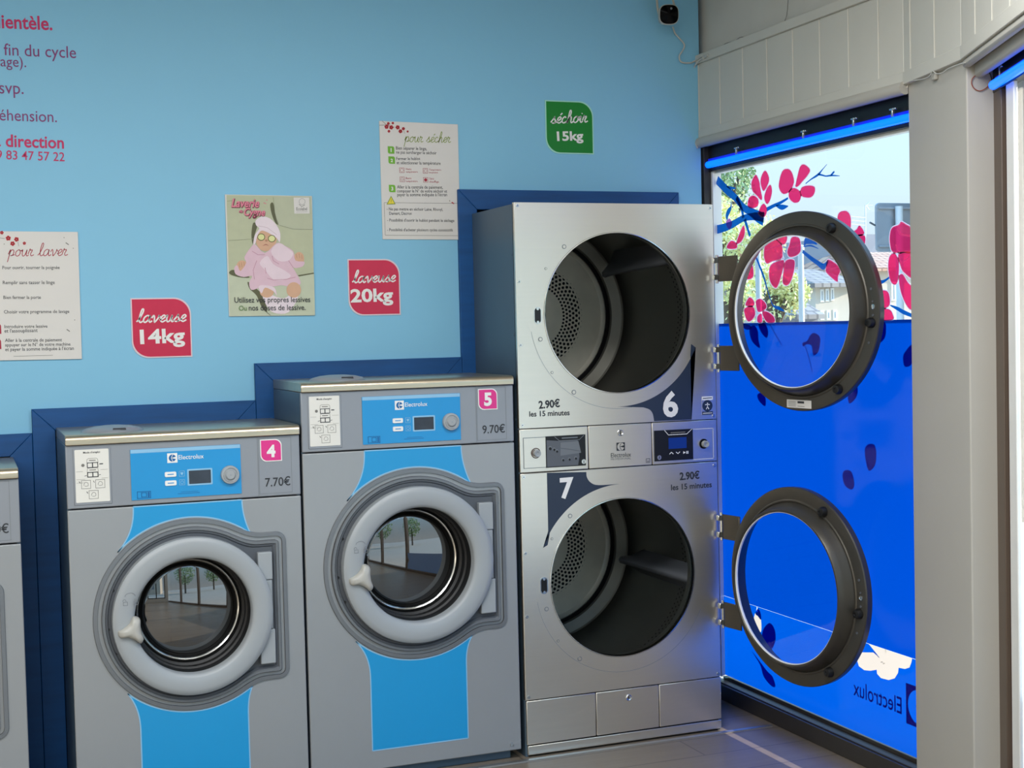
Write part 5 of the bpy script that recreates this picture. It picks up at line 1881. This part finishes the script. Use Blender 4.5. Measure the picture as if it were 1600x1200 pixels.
for qd in range(4):
    sx_, sy_ = ((1, 1), (-1, 1), (-1, -1), (1, -1))[qd]
    arc_ = [(cx+sx_*.057*cos(pi/2*q/10), cy+sy_*.057*sin(pi/2*q/10)) for q in range(11)]
    b.poly(FG, [(cx+sx_*.0675, cy)] + arc_ + [(cx, cy+sy_*.0675), (cx+sx_*.0675, cy+sy_*.0675)], .0018)
b.poly(FG, [(cx+.045, cy+.036), (cx-.012, cy+.004), (cx-.012, cy-.004), (cx+.045, cy-.036)], .0018)
b.ribbon(FG, cat([(cx-.012, cy), (cx-.002, cy+.03), (cx+.012, cy+.057)], 4, False), .008, .0018)
b.ribbon(FG, cat([(cx-.012, cy), (cx-.002, cy-.03), (cx+.012, cy-.057)], 4, False), .008, .0018)
b.build('emblem', m_filmtext, t, smooth=False)
# blue film at the foot of the second window
zlo = Fr(F3.at(0, 0, -.092), d3).px(1592, 1083)[1]
MB().poly(Fr(F3.at(0, 0, -.092), d3), [(.204, .06), (1.44, .06), (1.44, zlo), (.204, zlo)], 0, 0).build('low_window_film', filmmat('slate_blue_film', (60, 76, 100), .8, .05), None, 'strip of slate blue film at the foot of the right-hand window', 'window film', smooth=False)

# ================================================================== OUTSIDE
MB().wbox(-60, 70, -60, 80, -.25, -.12).build('ground', m_pave, kind=ST, smooth=False)


def tree(cx, Y, px0, py0, r, name, label, mat, nl=2600, group='trees outside the window', trunk=True):
    f = FY(Y)
    a, z = f.px(px0, py0)
    x = a
    t = thing(name, label, 'tree', (x, Y, -.12), group)
    rnd = random.Random(int(px0*7+py0))
    b = MB()
    lumps = [(Vector((x, Y, z)), r)]
    for q in range(9):
        th, ph = rnd.uniform(0, 2*pi), rnd.uniform(-.6, 1.1)
        lumps.append((Vector((x+r*.75*cos(th)*cos(ph), Y+r*.75*sin(th)*cos(ph), z+r*.85*sin(ph))), r*rnd.uniform(.35, .55)))
    for q in range(nl):
        c_, rr = rnd.choice(lumps)
        v = Vector((rnd.gauss(0, 1), rnd.gauss(0, 1), rnd.gauss(0, 1))).normalized()*rr*rnd.uniform(.55, 1.04)
        p = c_+v
        u = Vector((rnd.gauss(0, 1), rnd.gauss(0, 1), rnd.gauss(0, 1))).normalized()
        w = u.cross(Vector((rnd.gauss(0, 1), rnd.gauss(0, 1), rnd.gauss(0, 1)))).normalized()
        s_ = rnd.uniform(.03, .065)*(Y/24)
        b.add([p-u*s_, p+w*s_*.5, p+u*s_, p-w*s_*.5], [[0, 1, 2, 3]])
    b.build('foliage', mat, t, smooth=False)
    b = MB()
    b.tube([Vector((x, Y, -.12)), Vector((x+.03, Y, z*.5)), Vector((x, Y, z))], .16*r**.5, 10)
    for q in range(5):
        c_, rr = lumps[q+1]
        b.tube([Vector((x, Y, z*.6)), Vector((x, Y, z*.6)).lerp(c_, .5)+Vector((0, 0, .1)), c_], .05*r**.5, 6)
    b.build('trunk', m_bark, t)
    return t


tree(0, 24, 1146, 372, .95, 'garden_tree', 'tall pale green tree filling the left of the window view', m_leaf, 9000)
tree(0, 20, 1205, 462, .52, 'garden_tree', 'rounded yellow green tree seen through the left of the upper door glass', m_leaf, 5000)
tree(0, 18, 1142, 470, .5, 'garden_tree', 'low pale tree at the left edge of the window behind the hinge', m_leaf, 2000)
tree(0, 44, 1140, 292, .95, 'garden_tree', 'darker treetop at the upper left corner of the window', m_leaf2, 1500)
tree(0, 62, 1282, 422, .8, 'garden_tree', 'grey green tree behind the cream house roof', m_leaf2, 1800)


def house(name, label, Y, wall, roof, mw, mr, shutters=(), depth=5.0):
    f = FY(Y)
    (x0, zt), (x1, _) = f.px(wall[0], wall[2]), f.px(wall[1], wall[2])
    t = thing(name, label, 'house', ((x0+x1)/2, Y, -.12), 'houses outside the window')
    b = MB()
    b.wbox(x0, x1, Y, Y+depth, -.12, zt)
    b.build('walls', mw, t, smooth=False)
    ez = f.px(wall[0], roof[2])[1]
    rx0, rx1 = f.px(roof[0], roof[2])[0], f.px(roof[1], roof[2])[0]
    g0 = f.px(roof[3], 400)[0]
    rz = ez+roof[4]
    b = MB()
    ov = .25
    e = [Vector((rx0, Y-ov, ez)), Vector((rx1, Y-ov, ez)), Vector((rx1, Y+depth+ov, ez)), Vector((rx0, Y+depth+ov, ez))]
    ins = g0-rx0
    r0, r1 = Vector((rx0+ins, Y+depth*.45, rz)), Vector((rx1, Y+depth*.45, rz))
    vs = e+[r0, r1]+[p-Vector((0, 0, .1)) for p in e]
    b.add(vs, [[0, 1, 5, 4], [2, 3, 4, 5], [3, 0, 4], [1, 2, 5], [0, 6, 7, 1], [1, 7, 8, 2], [2, 8, 9, 3], [3, 9, 6, 0], [9, 8, 7, 6]])
    b.build('roof', mr, t, smooth=False)
    for sx0, sx1, sy0, sy1 in shutters:
        a0, b1 = f.px(sx0, sy0)
        a1, b0 = f.px(sx1, sy1)
        b = MB()
        b.box(f, a0, a1, b0, b1, .03, .0)
        w = b.build('window', m_shutter, t, smooth=False)
        b = MB()
        b.box(f, a0+(a1-a0)*.42, a1-(a1-a0)*.42, b0+.05, b1-.05, .036, .03)
        b.build('pane', m_panegrey, w, smooth=False)
    return t


house('cream_house', 'cream house with shutters, seen through the right part of the upper door glass', 30, (1274, 1345, 442), (1264, 1350, 443, 1294, .45), m_render, m_slate,
      [(1281, 1286.5, 452, 472), (1289, 1294.5, 451, 471), (1297, 1302.5, 450, 470), (1281, 1287, 485, 500), (1291, 1297, 485, 500), (1301, 1307, 484, 500)])
house('tiled_house', 'house with a beige clay tile roof beside the largest red blossom', 37, (1358, 1500, 421), (1350, 1510, 419, 1374, .62), m_render, m_tiles, [(1366, 1374, 440, 470), (1392, 1400, 440, 470)])
house('slate_lean_to', 'low grey tiled outbuilding in front of the cream house', 27, (1242, 1278, 494), (1236, 1279, 492, 1262, .35), m_greyrender, m_slate, [], 1.5)
# grey building behind
f = FY(46)
b = MB()
(x0, z1), (x1, _) = f.px(1343, 366), f.px(1520, 366)
b.wbox(x0, x1, 46, 52, -.12, z1)
b.build('grey_building', m_greyrender, None, 'flat grey building behind the tiled roof, under the antenna', 'building', 'houses outside the window', smooth=False)
# roof antenna
f = FY(45.9)
b = MB()
p = f.px(1352, 372)
q = f.px(1352, 320)
b.tube([f.at(p[0], p[1]-.1, 0), f.at(q[0], q[1], 0)], .025, 8)
for x0, y0, x1, y1 in ((1352, 321, 1364, 321), (1353, 321, 1358, 316), (1353, 321, 1358, 328)):
    b.tube([f.at(*f.px(x0, y0), 0), f.at(*f.px(x1, y1), 0)], .018, 6)
b.build('roof_antenna', m_pole, None, 'thin television antenna standing on the grey building', 'antenna')
gl_ = 'overhead wires outside the window'
for i, y in enumerate((340, 346, 352)):
    b = MB()
    b.tube([f.at(*f.px(1318, y-2), .2), f.at(*f.px(1343, y), .1), f.at(*f.px(1352, y), 0)], .012, 6)
    b.build('overhead_wire', m_pole, None, 'thin overhead wire in the sky left of the antenna, %s of three' % ('top', 'middle', 'lowest')[i], 'wire', gl_)
# back of a big road sign
f = FY(9.5)
a0, b1 = f.px(1367.5, 317)
a1, b0 = f.px(1520, 393)
t = thing('road_sign', 'grey back of a large road sign at the right edge of the window', 'road sign', ((a0+a1)/2, 9.5, -.12))
b = MB()
b.poly(f, rrect(a0, b0, a1, b1, .035), .01, .02)
b.build('panel', m_signgrey, t, bevel=.003)
b = MB()
b.box(f, a0+.02, a1-.02, b1-.05, b1-.035, .025, .01)
b.box(f, a0+.02, a1-.02, b0+.035, b0+.05, .025, .01)
b.build('stiffener', m_signgrey, t, bevel=.002)
x_ = f.px(1398, 330)[0]
b = MB()
b.tube([f.at(x_, -.12, .055), f.at(x_, b1-.03, .055)], .03, 14)
b.build('post', m_pole, t)
b = MB()
q = f.px(1367, 352)
b.tube([f.at(q[0], q[1], .0), f.at(q[0]-.06, q[1]+.02, .02)], .008, 8)
b.build('bracket_arm', m_darkgrey, t)
for x, yt, lab in ((1184, 382, 'left one of two slim grey posts seen through the upper door glass'), (1251, 388, 'right one of two slim grey posts seen through the upper door glass')):
    f = FY(7.2)
    q = f.px(x, yt)
    b = MB()
    b.tube([f.at(q[0], -.12, 0), f.at(q[0], q[1], 0)], .017, 12)
    b.lathe(Fr(f.at(q[0], q[1], 0), (1, 0, 0), (0, 1, 0)), (0, 0), [(.022, -.01), (.022, .012), (.012, .02), (.001, .02)], 12)
    b.build('street_post', m_pole, None, lab, 'post', 'slim street posts')
# unseen board on posts, added to block the sun, right of what the window shows; it shades the clear upper glass
t = thing('sun_blocker_board', 'unseen pale board on two posts, added outside to shade the upper glass', 'board', (5.1, 3.9, -.12))
b = MB()
b.wbox(5.06, 5.14, 2.95, 4.85, 2.24, 2.98)
b.build('panel', m_alu, t, bevel=.01)
for y in (3.1, 4.7):
    b = MB()
    b.tube([(5.1, y, -.12), (5.1, y, 2.3)], .03, 10)
    b.build('post', m_pole, t)
# beige facade beyond the second window, and the street behind the camera
b = MB()
b.wbox(7.25, 11.5, 9.0, 9.3, -.12, 5.5)
b.build('garden_wall', m_stone, None, 'beige rendered wall outside the right-hand window', 'wall', smooth=False)
t = thing('street_house', 'pale house across the street, mirrored in the washing machine door glass', 'house', (1, -16, -.12), 'street behind the camera')
b = MB()
b.wbox(-9, -1.2, -22, -16, -.12, 5.2)
b.build('walls', m_render, t, smooth=False)
b = MB()
fh = Fr((0, -16, 0), (-1, 0, 0), (0, 0, 1))
for a in (2.2, 4.4, 6.6):
    for z in (.8, 3.2):
        b.box(fh, a, a+1, z, z+1.3, .02, 0)
b.build('windows', m_panegrey, t, smooth=False)
for x, y in ((2.6, -12), (7.4, -13.5)):
    t = thing('street_tree', 'green street tree mirrored in the washing machine door glass', 'tree', (x, y, -.12), 'street behind the camera')
    rnd = random.Random(int(x*10))
    b = MB()
    for q in range(900):
        v = Vector((rnd.gauss(0, 1), rnd.gauss(0, 1), rnd.gauss(0, 1))).normalized()*rnd.uniform(.8, 1.5)
        p_ = Vector((x, y, 2.6))+v
        u = Vector((rnd.gauss(0, 1), rnd.gauss(0, 1), rnd.gauss(0, 1))).normalized()
        w = u.cross(Vector((.3, .2, 1))).normalized()
        b.add([p_-u*.16, p_+w*.09, p_+u*.16, p_-w*.09], [[0, 1, 2, 3]])
    b.build('foliage', m_leaf2, t, smooth=False)
    b = MB()
    b.tube([(x, y, -.12), (x, y, 2.4)], .13, 10)
    b.build('trunk', m_bark, t)
